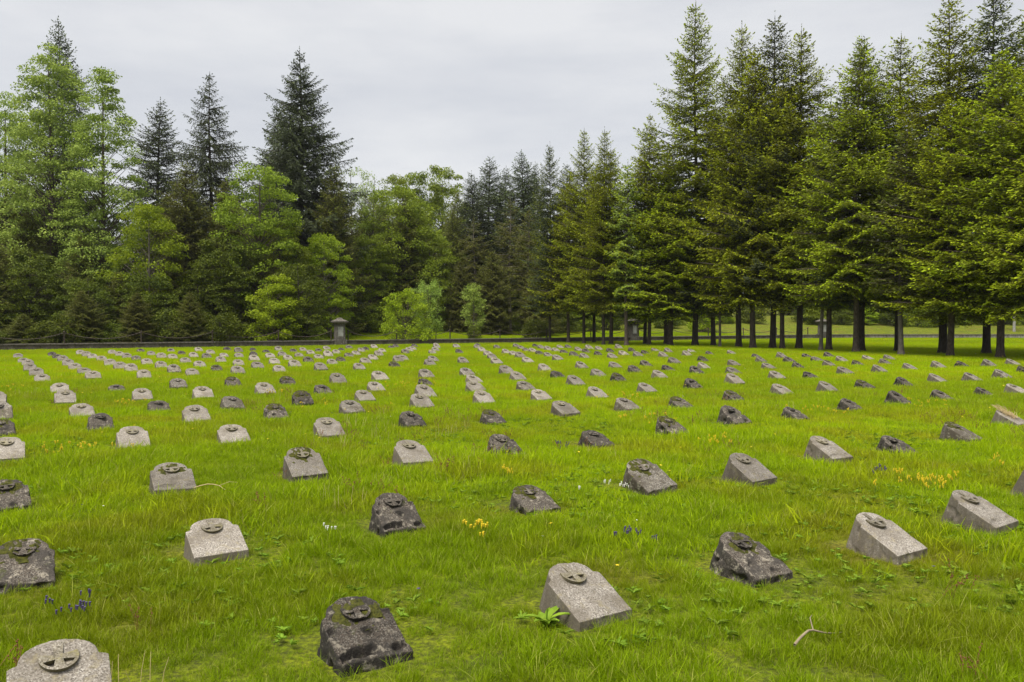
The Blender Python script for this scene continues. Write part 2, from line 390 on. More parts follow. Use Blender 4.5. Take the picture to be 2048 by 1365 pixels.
DATA="-21.33,34.95,L,35,718;-18.66,30.92,L,46,728;-17.14,28.66,L,55,735;-15.51,26.05,L,60,745;-13.95,23.75,L,73,755;-12.48,21.50,L,84,766;-10.06,18.00,L,118,791;-20.87,36.74,D,103,715;-19.16,34.11,D,114,720;-17.52,31.61,L,126,726;-15.81,28.85,L,136,735;-14.32,26.54,L,150,743;-13.04,24.71,L,168,750;-11.57,22.39,L,186,761;-20.44,38.38,L,161,711;-19.11,36.43,L,173,715;-17.93,34.66,L,185,719;-16.36,32.32,L,203,725;-14.41,29.04,L,220,734;-13.06,27.04,L,240,741;-19.29,39.08,L,223,710;-17.94,37.06,L,239,714;-8.95,18.38,D,234,788;-16.55,34.83,L,253,719;-11.95,25.44,L,262,747;-10.38,22.87,L,287,759;-18.92,41.34,D,281,706;-16.78,37.71,L,302,713;-15.09,34.95,L,323,718;-14.27,34.11,L,345,720;-12.43,30.92,L,371,728;-10.86,28.28,L,400,736;-9.52,26.21,D,433,744;-8.28,24.57,L,475,751;-15.19,32.81,M,273,723;-13.43,29.85,L,294,731;-11.99,27.73,L,322,738;-10.46,25.14,M,348,748;-9.40,23.88,L,384,754;-17.54,41.74,M,342,706;-15.62,38.38,D,363,711;-13.81,35.23,L,387,718;-13.03,34.66,M,413,719;-11.23,31.37,L,442,727;-9.77,29.04,L,476,734;-16.26,42.15,L,397,705;-14.51,39.08,L,421,710;-12.81,36.12,L,447,716;-11.94,35.52,L,477,717;-15.38,43.87,D,454,703;-13.78,40.94,M,477,707;-13.72,42.99,D,505,704;-11.79,37.06,D,506,714;-10.40,32.81,L,508,723;-8.56,27.38,L,514,740;-7.99,19.46,M,357,780;-6.84,20.00,D,467,776;-12.34,42.99,M,557,704;-12.27,40.56,D,532,708;-10.38,34.95,L,540,718;-8.78,30.06,L,548,731;-7.22,25.29,L,558,748;-10.37,36.74,L,564,715;-9.10,33.06,L,575,723;-7.47,28.09,L,590,737;-11.10,41.34,D,587,706;-9.28,35.52,L,598,717;-7.78,31.15,D,616,728;-6.13,26.21,L,641,744;-10.92,42.57,L,606,705;-9.57,38.73,L,621,711;-8.01,33.85,L,637,721;-6.52,29.64,L,664,732;-10.01,42.15,D,637,705;-8.14,36.12,L,656,716;-6.61,31.61,D,682,726;-10.06,44.32,L,653,702;-8.49,39.44,L,672,710;-9.07,43.43,D,683,703;-7.14,35.82,M,698,716;-4.98,26.70,L,717,742;-9.33,46.74,M,698,699;-7.26,38.04,L,712,712;-7.71,41.74,L,722,706;-5.48,30.70,L,731,729;-8.06,47.78,L,748,698;-7.84,43.87,D,732,703;-6.03,37.06,L,757,714;-5.65,33.32,L,745,722;-6.56,41.34,L,763,706;-5.60,20.38,D,574,773;-4.38,20.67,L,675,771;-4.17,18.15,D,646,790;-5.37,17.78,L,530,793;-3.46,21.72,L,760,765;-3.06,18.62,L,751,786;-7.03,47.78,D,783,698;-7.01,49.43,D,791,696;-5.15,39.80,M,811,709;-5.25,42.15,L,819,705;-5.35,44.32,L,825,702;-5.93,50.00,D,829,695;-4.38,33.06,L,805,723;-4.37,31.61,L,796,726;-4.06,28.47,D,788,736;-4.70,51.20,L,872,694;-4.30,47.25,L,873,698;-3.93,42.57,L,871,705;-3.79,39.44,L,864,710;-3.03,32.08,M,866,725;-2.92,29.64,L,859,732;-3.22,48.31,L,913,697;-2.53,40.18,D,918,708;-1.78,30.92,M,925,728;-2.07,51.81,D,956,693;-1.93,47.25,L,954,698;-1.47,42.15,L,963,705;-0.99,37.38,L,976,713;-0.76,34.39,L,983,720;-0.47,30.27,L,993,730;-0.76,47.25,M,994,698;-0.19,39.80,L,1011,709;-2.33,22.75,M,851,760;-2.03,19.82,D,851,777;-1.22,23.75,M,934,755;-0.88,20.98,L,948,770;-0.75,18.62,L,950,786;-0.06,24.57,L,1013,751;0.19,37.71,L,1027,713;0.47,34.95,L,1040,718;0.71,30.92,L,1055,728;0.38,49.43,M,1032,696;0.63,46.23,L,1042,700;0.86,42.57,M,1052,705;1.16,40.94,L,1065,707;1.42,38.38,D,1079,711;1.74,36.12,M,1096,716;1.97,32.81,L,1115,723;1.55,49.43,D,1070,696;1.80,46.74,L,1082,699;2.09,43.87,L,1096,703;2.38,41.74,L,1111,706;2.65,39.44,D,1127,710;2.90,36.43,M,1147,715;3.21,34.39,L,1169,720;2.93,47.25,L,1120,698;3.41,47.25,M,1136,698;3.61,42.57,L,1156,705;3.79,39.80,D,1172,709;4.09,37.38,D,1195,713;4.42,34.66,L,1224,719;4.52,46.23,L,1177,700;4.89,44.32,L,1197,702;5.09,40.94,D,1219,707;5.33,37.71,L,1246,713;5.77,36.24,L,1275,716;6.16,45.74,L,1237,700;6.36,42.15,D,1262,705;1.15,26.05,L,1087,745;2.49,27.55,M,1162,739;3.65,27.73,L,1229,738;3.91,24.99,D,1267,749;1.41,22.87,D,1114,759;2.60,23.24,L,1195,757;2.95,21.50,D,1235,766;1.71,20.28,L,1150,774;0.26,21.83,L,1035,765;0.42,18.95,M,1050,783;6.63,39.44,D,1290,710;7.75,42.99,L,1310,704;8.05,40.94,M,1336,707;6.84,35.82,L,1326,716;8.14,37.06,L,1372,714;9.23,40.94,L,1382,707;9.44,38.04,D,1418,712;10.76,39.08,L,1462,710;10.87,35.52,D,1511,717;4.91,28.85,D,1291,735;6.26,30.48,M,1348,730;7.66,31.84,D,1405,726;8.11,29.04,L,1466,734;9.82,31.37,M,1521,727;5.21,26.21,D,1336,744;6.59,27.21,L,1406,740;6.92,24.71,M,1465,750;4.24,22.51,L,1317,761;5.74,24.57,D,1391,751;4.51,19.55,D,1383,779;5.81,20.58,L,1467,772;3.21,18.46,L,1292,787;8.76,27.10,L,1536,741;11.81,34.95,L,1562,718;10.99,31.61,D,1577,726;9.97,27.73,D,1594,738;13.13,35.52,D,1613,717;12.37,32.32,M,1633,725;14.21,35.82,D,1657,716;11.54,29.04,M,1656,734;13.14,31.84,L,1681,726;14.73,33.06,L,1734,723;12.84,29.64,D,1713,732;15.60,33.06,L,1777,723;14.07,30.06,M,1769,731;11.67,25.29,L,1757,748;10.24,24.43,L,1688,751;7.44,22.28,L,1551,762;8.57,22.75,D,1619,760;6.07,17.70,L,1561,793;7.33,18.38,L,1651,788;8.67,19.46,D,1727,780;13.31,26.70,L,1817,742;14.81,27.73,L,1874,738;15.95,28.28,D,1923,736;17.01,28.47,M,1977,736;18.45,29.44,L,2024,733;16.15,25.14,D,2047,748;11.33,21.18,L,1872,768;12.50,21.61,M,1942,766;14.00,22.75,M,2002,760;9.87,20.00,D,1804,776;10.40,17.42,D,1967,796;11.42,17.92,L,2032,791;-9.96,15.54,L,-12,815;-8.29,13.06,M,-2,848;-7.24,11.45,D,3,877;-5.83,9.30,L,12,932;-8.68,15.72,L,130,813;-7.20,13.58,L,165,840;-6.10,12.01,D,201,866;-4.76,10.20,L,266,906;-6.29,14.45,D,317,828;-4.94,12.75,L,393,853;-3.60,10.56,L,466,897;-7.47,16.39,L,284,806;-6.38,16.79,L,406,802;-5.09,14.85,M,465,823;-3.84,13.32,D,551,844;-3.97,15.54,D,604,815;-2.71,14.01,M,703,834;-2.90,16.29,L,729,807;-2.49,11.22,L,656,882;-1.45,12.34,D,823,860;-0.22,12.81,D,983,852;-1.61,15.10,L,842,820;-1.74,17.01,L,850,800;-0.47,15.90,L,966,811;-1.04,9.02,L,823,941;-2.08,8.33,L,610,966;0.02,9.66,D,1010,921;0.69,16.49,L,1080,805;1.03,13.86,L,1130,836;1.91,17.01,L,1193,800;2.23,14.69,M,1254,825;3.29,15.10,D,1359,820;2.38,11.31,D,1342,880;1.20,10.40,D,1189,901;3.61,12.57,D,1466,856;4.63,16.39,D,1464,806;4.78,13.19,D,1587,846;6.28,14.61,D,1696,826;7.53,15.36,D,1793,817;8.87,16.29,D,1882,807;7.94,12.51,L,2017,857;6.25,10.86,M,1918,890;4.88,9.83,D,1790,916;3.83,9.33,L,1653,931;0.51,4.33,L,1165,1270;1.66,5.06,D,1498,1178;2.77,5.55,L,1766,1130;3.87,6.28,L,1957,1073;1.44,7.65,M,1296,995;2.52,8.03,L,1495,978;0.28,6.89,D,1063,1034;-0.82,6.21,D,790,1078;-2.00,5.55,L,431,1130;-3.20,7.67,L,345,994;-0.63,3.79,D,727,1362;-3.02,4.95,D,41,1190;-4.34,6.96,D,20,1030;-1.78,3.17,L,120,1505;5.13,7.34,L,2095,1010"
stones=[]
for e in DATA.split(';'):
    x,y,c,px,py=e.split(','); x=float(x);y=float(y); 
    a=x*math.cos(ANG)+y*math.sin(ANG); b=-x*math.sin(ANG)+y*math.cos(ANG)-.055*a
    stones.append(dict(x=x,y=y,c=c,px=int(px),py=int(py),a=a,b=b))
levels=[3.1,5.4,7.9,10.7,13.1,15.1,17.4,20.2,24.9,27.4,29.6,32.2,35.0,37.6,40.5,43.0]
for s in stones: s['row']=min(range(16),key=lambda i:abs(levels[i]-s['b']))
ORD="first second third fourth fifth sixth seventh eighth ninth tenth eleventh twelfth thirteenth fourteenth fifteenth sixteenth seventeenth eighteenth nineteenth twentieth twenty-first twenty-second twenty-third twenty-fourth twenty-fifth twenty-sixth".split()
ROWN=["front","second","third","fourth","fifth","sixth","seventh","eighth","ninth","tenth","eleventh","twelfth","thirteenth","fourteenth","third from last","last"]
for r_ in range(16):
    L=sorted([s for s in stones if s['row']==r_],key=lambda s:s['px'])
    for i,s in enumerate(L): s['ord']=i; s['n']=len(L)
ADJ={'L':['pale speckled grey','light grey','pale grey concrete'],'M':['weathered grey-brown','lichen-spotted grey'],'D':['moss-blackened dark','dark crumbling','dark mossy']}
special={(1165,1270):'large pale speckled marker with clear cross disc, lower centre, weed leaves at its side',
 (727,1362):'nearest blackened marker with olive moss over its arch, bottom left of centre',
 (120,1505):'pale marker cut by the bottom edge at the lower left corner',
 (1498,1178):'dark mossy marker with worn broken edges between two pale ones on the right',
 (1766,1130):'big pale wedge marker showing its side face, lower right, stick in front',
 (1957,1073):'pale wedge marker second from right edge, near lower right corner',
 (2095,1010):'pale marker almost wholly cut by the right edge',
 (41,1190):'dark marker with thick green-brown moss cap at the left edge',
 (20,1030):'dark marker with brown crusted top cut by the left edge',
 (431,1130):'pale speckled marker standing alone left of centre foreground',
 (345,994):'pale marker with mossy disc and a dry twig lying beside it',
 (790,1078):'dark worn marker with reddish right edge in the middle foreground',
 (1063,1034):'black mossy marker with chipped top right of the middle foreground',
 (2017,857):'pale marker with yellow straw heaped on its top at the right edge',
 (1495,978):'light wedge marker with red-brown stalks at its foot',
 (1296,995):'lichen-grey marker with lumpy worn disc beside small white flowers',
 (1790,916):'big dark broken-faced marker with pitted left side',
 (1653,931):'smooth pale wedge marker between brown weeds, right part of second row',
 (12,932):'pale marker with half its face cut off by the left edge'}
for i,s in enumerate(sorted(stones,key=lambda s:s['y'])):
    c=s['c']; hi,lo=kinds[c]; pool=hi if s['y']<10 else lo; k=(i*7+3)%len(pool)
    key=(s['px'],s['py'])
    if key in special: lab=special[key]
    else:
        r_=s['row']; side=s['ord']<=s['n']//2
        nth=ORD[s['ord']]+' from the left' if side else (ORD[s['n']-1-s['ord']]+' from the right')
        if nth.startswith('first '): nth='leftmost' if side else 'rightmost'
        lab="%s marker, %s in the %s row of graves"%(ADJ[c][i%len(ADJ[c])],nth,ROWN[r_])
    rz=ANG+R(random.gauss(0,1.6)); sc_=random.gauss(.97 if c!='D' else .93,.03); sink=0.
    t=thing('grave_marker',lab,'grave marker',(s['x'],s['y'],hz(s['x'],s['y'])-(.012 if c=='D' else .0)-abs(random.gauss(0,.008))),rz,'slanted grave markers set in rows in the grass',(.945*sc_*random.gauss(1,.015),sc_,sc_*random.gauss(1,.05)))
    t.rotation_euler[0]=R(random.gauss(0,2.2)); t.rotation_euler[1]=R(random.gauss(0,2.6 if c!='L' else 1.5))
    obj('stone_block',pool[k][0],t); obj('cross_relief',pool[k][1],t)
    mossy= key in ((727,1362),(41,1190),(345,994),(610,966),(1498,1178),(20,1030),(1342,880),(1063,1034)) or (c=='D' and i%3==0) or (c=='M' and i%4==0)
    if key in ((790,1078),(1790,916)): mossy=False
    if mossy and s['y']<32: obj('moss_patch',mosses[i%3],t)
    s['obj']=t
# ------------------------------------------------------------ low wall, pillars, chain fence
def wall_pt(x): return Vector((x,wall_y(x),0))
wd=Vector((1,.54,0)).normalized(); wn_=Vector((-wd.y,wd.x,0))
def ribbon(xs,off0,off1,z0,z1,name,mat,rough=.008,cell=.35):
    V=[];F=[]; prev=None; pts=[]
    for a,b in zip(xs[:-1],xs[1:]):
        pa,pb=wall_pt(a),wall_pt(b); n=max(1,int((pb-pa).length/cell))
        for i in range(n): pts.append(pa.lerp(pb,i/n))
    pts.append(wall_pt(xs[-1]))
    for i,p in enumerate(pts):
        d=(pts[min(i+1,len(pts)-1)]-pts[max(i-1,0)]).normalized(); nn=Vector((-d.y,d.x,0)); g=hz(p.x,p.y-.5)
        q=lambda k:rough*noise.noise((p.x*2.2,p.y*2.2,k))
        A=p+nn*(off0+q(1)); B=p+nn*(off1+q(2)); g=0
        V+=[(A.x,A.y,z0),(A.x,A.y,z1+q(3)),(B.x,B.y,z1+q(4)),(B.x,B.y,z0)]
    for i in range(len(pts)-1):
        a=4*i;b=a+4
        for k in range(4): F.append((a+k,b+k,b+(k+1)%4,a+(k+1)%4))
    F+= [(0,1,2,3),(4*len(pts)-1,4*len(pts)-2,4*len(pts)-3,4*len(pts)-4)]
    me=bpy.data.meshes.new(name); me.from_pydata(V,[],F); me.materials.append(mat); me.update(); return me
def wall_mat():
    m,nt,o=newmat('old_wall_concrete'); geo=N(nt,'ShaderNodeNewGeometry'); P=geo.outputs['Position']
    mp=N(nt,'ShaderNodeMapping',inp={'Vector':P,'Scale':(1,1,.45)})
    a=noise_t(nt,mp.outputs[0],3.2,5,.7); b=noise_t(nt,mp.outputs[0],12,4,.7); sx=N(nt,'ShaderNodeSeparateXYZ',inp={0:P})
    base=mix(nt,ramp(nt,a,[(.35,0.),(.65,1.)]),(.06,.05,.038),(.12,.105,.088))
    pale=mix(nt,ramp(nt,a,[(.35,0.),(.6,1.)]),(.11,.10,.088),(.30,.28,.255))
    right=ramp(nt,math_n(nt,'MULTIPLY',math_n(nt,'ADD',sx.outputs[0],-18.),.04),[(0.,0.),(1.,1.)])
    c=mix(nt,right,base,pale)
    c=mix(nt,ramp(nt,b,[(.5,0.),(.65,.7)]),c,(.04,.037,.022))
    bp=N(nt,'ShaderNodeBump',inp={'Height':b,'Strength':1.,'Distance':.03})
    bs=N(nt,'ShaderNodeBsdfPrincipled',inp={'Base Color':c,'Roughness':.95,'Specular IOR Level':.1,'Normal':bp.outputs[0]})
    nt.links.new(bs.outputs[0],o.inputs[0]); return m
M['wall']=wall_mat()
t=thing('boundary_wall','low weathered concrete wall running the whole width behind the graves','wall',(-11.4,wall_y(-11.4),0))
xs=[-60,-40,-22,-4,10,28.,31,50,80]
for nm,a in (('wall_body',(xs,-.17,.17,-.3,.32,'wall_body',M['wall'],.02)),('coping',(xs,-.21,.21,.318,.385,'coping',M['cap'],.014))):
    me=ribbon(*a); me.transform(Matrix.Translation(-t.location)); obj(nm,me,t)
def pillar(px,lab,leanshade):
    x,y=px,wall_y(px); t=thing('stone_pillar',lab,'pillar',(x,y,0),math.atan(.54),'pillars standing on the boundary wall',(.94,.94,.96))
    b=MB(); b.frustum(0,0,-.2,.46,.42,.42,.41,.41); obj('base_block',b.mesh('base_block',M['pillar']),t)
    b=MB(); b.frustum(0,0,.46,1.50,.315,.315,.30,.30); b.frustum(0,0,1.50,1.56,.36,.36,.38,.38); obj('shaft',b.mesh('shaft',M['pillar']),t)
    b=MB(); b.frustum(0,0,1.562,1.62,.44,.44,.50,.50); b.frustum(0,0,1.62,1.70,.50,.50,.50,.50); b.frustum(0,0,1.70,1.80,.47,.47,.26,.26); b.frustum(0,0,1.80,1.93,.24,.24,.10,.10)
    obj('cap',b.mesh('cap',M['cap']),t)
    b=MB(); b.frustum(-.02,-.306,.62,1.32,.19,.006,.19,.006); obj('panel',b.mesh('panel',M['white_plaster']),t)
M['white_plaster']=simple('white_plaster',(.40,.395,.385),.9,.35,4,(.2,.19,.17))
PX=[-11.3,9.6,28.6]
pillar(-11.3,'concrete pillar with stepped cap and white plaster patch, leftmost of three on the wall',0)
pillar(9.6,'grey capped pillar on the wall partly hidden behind thin fir trunks',0)
pillar(28.6,'small pale capped pillar seen between dark trunks on the right',0)
fence=thing('chain_fence','iron posts with hanging chains along the top of the low wall','fence',(-11.3,wall_y(-11.3),.38))
sp=3.95*wd.x; posts=[]
k=-11
x=-11.3+k*sp
def fpt(x,z,fo=fence): return Vector((x-fo.location.x,wall_y(x)-fo.location.y,z-fo.location.z))
pm=MB(); pm.tube([(0,0,0),(0,0,.62),(0,0,.64),(0,0,.70)],[.045,.04,.06,.015],6,True); pm=pm.mesh('post',M['iron'])
xs_=[-11.3+k*sp for k in range(-12,12)]
stops=[]
for x in xs_:
    if abs(x+11.3)<.5: stops+= [(x-.5,1),(x+.5,1)]
    elif abs(x-9.6)<1.3:
        if abs(x-9.6)<1: stops+=[(9.6-.5,1),(9.6+.5,1)]
    elif abs(x-28.6)<1.6: 
        if (28.6-.5,1) not in stops: stops+=[(28.6-.5,1),(28.6+.5,1)]
    else: stops.append((x,1))
for x,_ in stops: obj('post',pm,fence,fpt(x,.38))
gaps=[(a[0],b[0]) for a,b in zip(stops[:-1],stops[1:]) if b[0]-a[0]>1.2]
for a,b in gaps:
    P=[];rad=[]; n=44
    for i in range(n+1):
        s=i/n; x=a+(b-a)*s; p=fpt(x,.38+.60-.36*4*s*(1-s)); P.append(p); rad.append(.026 if i%2 else .014)
    mb=MB(); mb.tube(P,rad,4); obj('chain',mb.mesh('chain',M['iron']),fence)
# ------------------------------------------------------------ trees
def quads(pos,d,ln,wd_,r,up=.6):
    n=len(pos); d=d/np.maximum(np.linalg.norm(d,axis=1,keepdims=True),1e-6)
    rv=r.normal(0,1,(n,3))*(1-up); rv[:,2]+=up
    s=np.cross(d,rv); s/=np.maximum(np.linalg.norm(s,axis=1,keepdims=True),1e-6)
    V=np.empty((n,4,3),dtype=np.float32)
    V[:,0]=pos-d*ln[:,None]*.5; V[:,2]=pos+d*ln[:,None]*.5
    V[:,1]=pos+s*wd_[:,None]*.5+d*ln[:,None]*.1; V[:,3]=pos-s*wd_[:,None]*.5+d*ln[:,None]*.1
    return V.reshape(-1,3),np.arange(n*4,dtype=np.int32).reshape(n,4)
def trunk_radii(H,r0,zs): return [max(r0*max(1-z/H,0)**.8,.012)+r0*.75*math.exp(-max(z,0)/.16) for z in zs]
def make_spruce(seed,H,Rm,hb,r0,mats,bark,shape=.8,gap=.42,nb=6,fresh=.25,hang=.25,top=25.,low=-22.,qs=1.,thin=0.,slope=.44):
    r=np.random.default_rng(seed); tr=MB()
    zs=[-.3,0,.12,.3,.7,1.5]+[1.5+(H-1.5)*k/14 for k in range(1,15)]
    ph0=r.uniform(0,6.28); sway=lambda z:(.10*math.sin(z*.35+ph0)*min(z/4,1),.10*math.cos(z*.27+ph0)*min(z/4,1))
    tr.tube([(sway(z)[0],sway(z)[1],z) for z in zs],trunk_radii(H,r0,zs),9)
    Ps=[];Ds=[];Ls=[];Fr=[];Tg=[]
    z=hb; k=0
    while z<H-.25:
        f=(z-hb)/(H-hb); rad=Rm*math.tanh(slope*(H-z)/Rm)**1.0*(1-.2*max(0,.10-f)/.10)+.08
        n=max(4,int(round(nb*(1-.35*f)+r.normal(0,.6)))); a0=r.uniform(0,6.28)
        for i in range(n):
            if thin and r.uniform()<thin: continue
            az=a0+6.283*i/n+r.normal(0,.18); L=rad*r.uniform(.66,1.22); 
            if r.uniform()<.07: L*=1.25
            el=R(low+(top-low)*f**1.2+r.normal(0,6)); bz=z+r.normal(0,.12); dx,dy=math.cos(az),math.sin(az)
            def ax(s): return np.array([dx*L*s*math.cos(el)+sway(bz)[0],dy*L*s*math.cos(el)+sway(bz)[1],bz+L*(math.sin(el)*s+(.16+.1*(1-f))*s*s*(1 if hang<.6 else .3))])
            if L>.5: tr.tube([ax(0),ax(.5),ax(.95)],[.012+.016*L,.008+.008*L,.004],3)
            nt_=max(4,int(L/(.105)))
            S=np.linspace(.10,1.,nt_)
            for j,s in enumerate(S):
                p=ax(s); dr=ax(min(s+.05,1.05))-ax(s-.05 if s>.05 else 0); dr/=np.linalg.norm(dr)
                side=1 if j%2 else -1; sd=np.array([-dy*side,dx*side,0.])
                for q in (0,1):
                    tl=(.46*L*(1-s)+.20)*r.uniform(.6,1.2); tl=min(tl,1.2)
                    ang=R(r.uniform(38,68)); d=dr*math.cos(ang)+sd*math.sin(ang)*(1 if q==0 else -1); d[2]-=hang*r.uniform(.3,1.3)
                    if s>.96: d=dr.copy(); 
                    kq=max(2,int(tl/.10)); u=(np.arange(kq)+.6)/kq
                    pp=p+d*(u*tl)[:,None]; pp[:,2]-=hang*.35*tl*u*u
                    Ps.append(pp+r.normal(0,.022,(kq,3))); jj=r.normal(0,.42,(kq,3)); Ds.append(d[None]+jj)
                    fr=np.zeros(kq); fr[-1]=r.uniform()<fresh*(.5+2.2*s); 
                    if kq>3: fr[-2]=r.uniform()<fresh*(.2+1.2*s)
                    Fr.append(fr); Ls.append(np.full(kq,1.)+fr*.0)
                    # hanging needles under the twig
        z+=gap*(1-.45*f)*r.uniform(.8,1.2); k+=1
    # leader
    zt=np.linspace(H-1.0,H+.25,10); pp=np.stack([np.full(10,sway(H)[0]),np.full(10,sway(H)[1]),zt],1)
    Ps.append(pp); dd=r.normal(0,.5,(10,3)); dd[:,2]+=1; Ds.append(dd); Fr.append(np.zeros(10)); Ls.append(np.full(10,1.))
    P=np.concatenate(Ps);D=np.concatenate(Ds);Fq=np.concatenate(Fr)
    n=len(P); ln=.17*qs*r.uniform(.7,1.3,n); w=.062*qs*r.uniform(.7,1.3,n)
    V,F=quads(P,D,ln,w,r,.55)
    return tr.mesh('trunk',bark,True), mesh_np('crown',V,F,mats,midx=Fq.astype(int),rnd=r.uniform(0,1,n))

def make_broad(seed,H,Rm,hb,r0,mats,bark,ncl=150,leaf=.13,per=150,cl=.75,shape='dome',flat=.45,stems=1,airy=.0,lit=0):
    r=np.random.default_rng(seed); tr=MB(); 
    def env(f): # crown radius at height fraction
        if shape=='dome': return math.sqrt(max(0,1-((f-.42)/.60)**2))
        if shape=='tall': return (1-f)**.55*min(1,.6+f*1.8)
        if shape=='bush': return math.sqrt(max(0,1-((f-.35)/.67)**2))
        if shape=='column': return min(1,(1-f)*2.6)**.7*(.65+.35*math.sin(f*9+seed))
        return 1
    cen=[]
    lob=[(r.uniform(0,6.28),r.uniform(.6,1.15)) for _ in range(7)]
    tries=0
    while len(cen)<ncl and tries<ncl*30:
        tries+=1
        f=r.uniform(.0,1.0); a=r.uniform(0,6.283); e=env(f)
        if r.uniform()>e+.15: continue
        lm=.82+.3*noise.noise((math.cos(a)*1.3+seed,math.sin(a)*1.3,f*3.2))+.0
        q=(r.uniform(.05,1)**.42)*Rm*e*lm*1.05
        cen.append((q*math.cos(a),q*math.sin(a),hb+(H-hb)*f))
    # stems
    for s in range(stems):
        ox,oy=(0,0) if stems==1 else (r.normal(0,.25),r.normal(0,.25)); lx,ly=(r.normal(0,.02)*H,r.normal(0,.02)*H) if stems==1 else (r.normal(0,.12)*H,r.normal(0,.12)*H)
        zs=[-.3,0,.15,.5]+[.5+(H*.93-.5)*k/9 for k in range(1,10)]
        tr.tube([(ox+lx*max(z/H,0)**1.3,oy+ly*max(z/H,0)**1.3,z) for z in zs],[x*(1 if stems==1 else .6) for x in trunk_radii(H,r0,zs)],8)
    cs=sorted(cen,key=lambda c:-math.hypot(c[0],c[1]))
    for c in cs[:int(ncl*.62)]:
        zb=max(hb*.55,c[2]-math.hypot(c[0],c[1])*r.uniform(.55,1.1)); zb=min(zb,H*.85)
        mid=((c[0])*.5+r.normal(0,.15),(c[1])*.5+r.normal(0,.15),zb*.45+c[2]*.55)
        rr=r0*.30*(1-zb/H)+.008
        tr.tube([(0,0,zb),mid,c],[rr,rr*.6,.006],4)
    Ps=[];Ds=[];
    for c in cen:
        n=int(per*.95*r.uniform(.5,1.4)*(1-airy*.5)); g=r.normal(0,1,(n,3)); g/=np.linalg.norm(g,axis=1,keepdims=True); g*=(r.uniform(0,1,(n,1))**.45)
        sz=cl*r.uniform(.65,1.3); a=math.atan2(c[1],c[0]); g=g*np.array([sz,sz,sz*flat]); 
        rad=np.hypot(g[:,0],g[:,1]); g[:,2]-=.18*rad*rad/sz       # drooping edges
        out=np.array([math.cos(a),math.sin(a),-.15]); 
        Ps.append(np.array(c)[None]+g); Ds.append(out[None]*.6+r.normal(0,.55,(n,3)))
    P=np.concatenate(Ps);D=np.concatenate(Ds); n=len(P)
    V,F=quads(P,D,leaf*1.05*r.uniform(.6,1.35,n),leaf*.7*r.uniform(.7,1.3,n),r,.5)
    # smooth clump tone on top of per leaf variation
    return tr.mesh('trunk',bark,True), mesh_np('crown',V,F,mats,rnd=r.uniform(0,1,n))

protos={}
M['leaf_mid2']=leaf_mat('lime_green_leaves',(.13,.20,.012),(.34,.44,.025),.45)
FM=[M['fir'],M['fir_fresh']]; SM=[M['spruce'],M['spruce_tip']]; OM=[M['olive'],M['olive_tip']]; DM=[M['spruce'],M['spruce_tip']]
def P_(key,fn,H,*a,**k): protos[key]=(H,)+fn(*a[:1],H,*a[1:],**k)
#              seed   R  hb  r0
P_('firA',make_spruce,16.,11,4.3,3.0,.20,FM,M['bark'],fresh=.75,nb=7,gap=.46)
P_('firB',make_spruce,16.,12,3.8,3.4,.18,FM,M['bark'],fresh=.40,nb=7,gap=.48)
P_('firC',make_spruce,19.,13,4.1,3.6,.22,FM,M['bark_dark'],fresh=.3,nb=6,gap=.5,top=35)
P_('firD',make_spruce,19.,14,3.7,3.4,.20,[M['spruce'],M['fir']],M['bark_dark'],fresh=.6,nb=6,gap=.5,top=35)
P_('firE',make_spruce,13.,15,3.2,3.0,.16,FM,M['bark'],fresh=.25,nb=6,gap=.46,shape=.8,top=20)
P_('thin',make_spruce,10.5,16,1.5,2.8,.10,OM,M['bark_pale'],fresh=.3,nb=5,gap=.36,shape=.8)
P_('spruceOpen',make_spruce,22.,21,5.6,4.,.26,SM,M['bark_dark'],fresh=.1,nb=6,gap=.62,shape=.85,hang=.75,top=22,low=-12,qs=1.15,thin=.12,slope=.42)
P_('spruceWide',make_spruce,22.,22,7.2,3.,.30,SM,M['bark_dark'],fresh=.1,nb=7,gap=.52,shape=.9,hang=.6,top=30,low=-10,qs=1.2,thin=.05,slope=.46)
P_('spruceSlim',make_spruce,17.,23,2.9,2.5,.2,SM,M['bark_dark'],fresh=.25,nb=6,gap=.42,shape=.7,hang=.45,top=28)
P_('oliveA',make_spruce,12.,24,3.6,.6,.2,OM,M['bark_dark'],fresh=.2,nb=7,gap=.38,shape=.6,hang=.55,qs=1.1)
P_('oliveB',make_spruce,15.,25,3.5,1.,.2,OM,M['bark_dark'],fresh=.3,nb=6,gap=.42,shape=.65,hang=.45,qs=1.1)
P_('bareTrunk',make_spruce,15.,26,2.0,5.5,.17,OM,M['bark_pale'],fresh=.15,nb=5,gap=.45,shape=.5,hang=.5,thin=.3)
P_('larch',make_spruce,12.,27,1.9,3.,.13,[M['leaf_pale'],M['fir_fresh']],M['bark'],fresh=.4,nb=5,gap=.4,shape=.7,thin=.15)
P_('tallAiry',make_broad,20.,31,5.6,1.5,.25,[M['leaf_light']],M['bark'],ncl=420,per=120,cl=.8,shape='tall',flat=.4,leaf=.15)
P_('tallNarrow',make_broad,19.,32,4.8,.8,.22,[M['leaf_light']],M['bark'],ncl=360,per=120,cl=.78,shape='tall',flat=.38,leaf=.15)
P_('lush',make_broad,12.,33,4.2,.3,.22,[M['leaf_mid']],M['bark'],ncl=230,per=150,cl=.85,shape='dome',flat=.42,leaf=.15)
P_('lush2',make_broad,13.,34,3.6,.5,.2,[M['leaf_mid']],M['bark'],ncl=190,per=150,cl=.8,shape='dome',flat=.4,leaf=.15)
P_('layered',make_broad,9.,35,3.2,.3,.14,[M['leaf_mid2']],M['bark_pale'],ncl=190,per=130,cl=.65,shape='dome',flat=.42,leaf=.14)
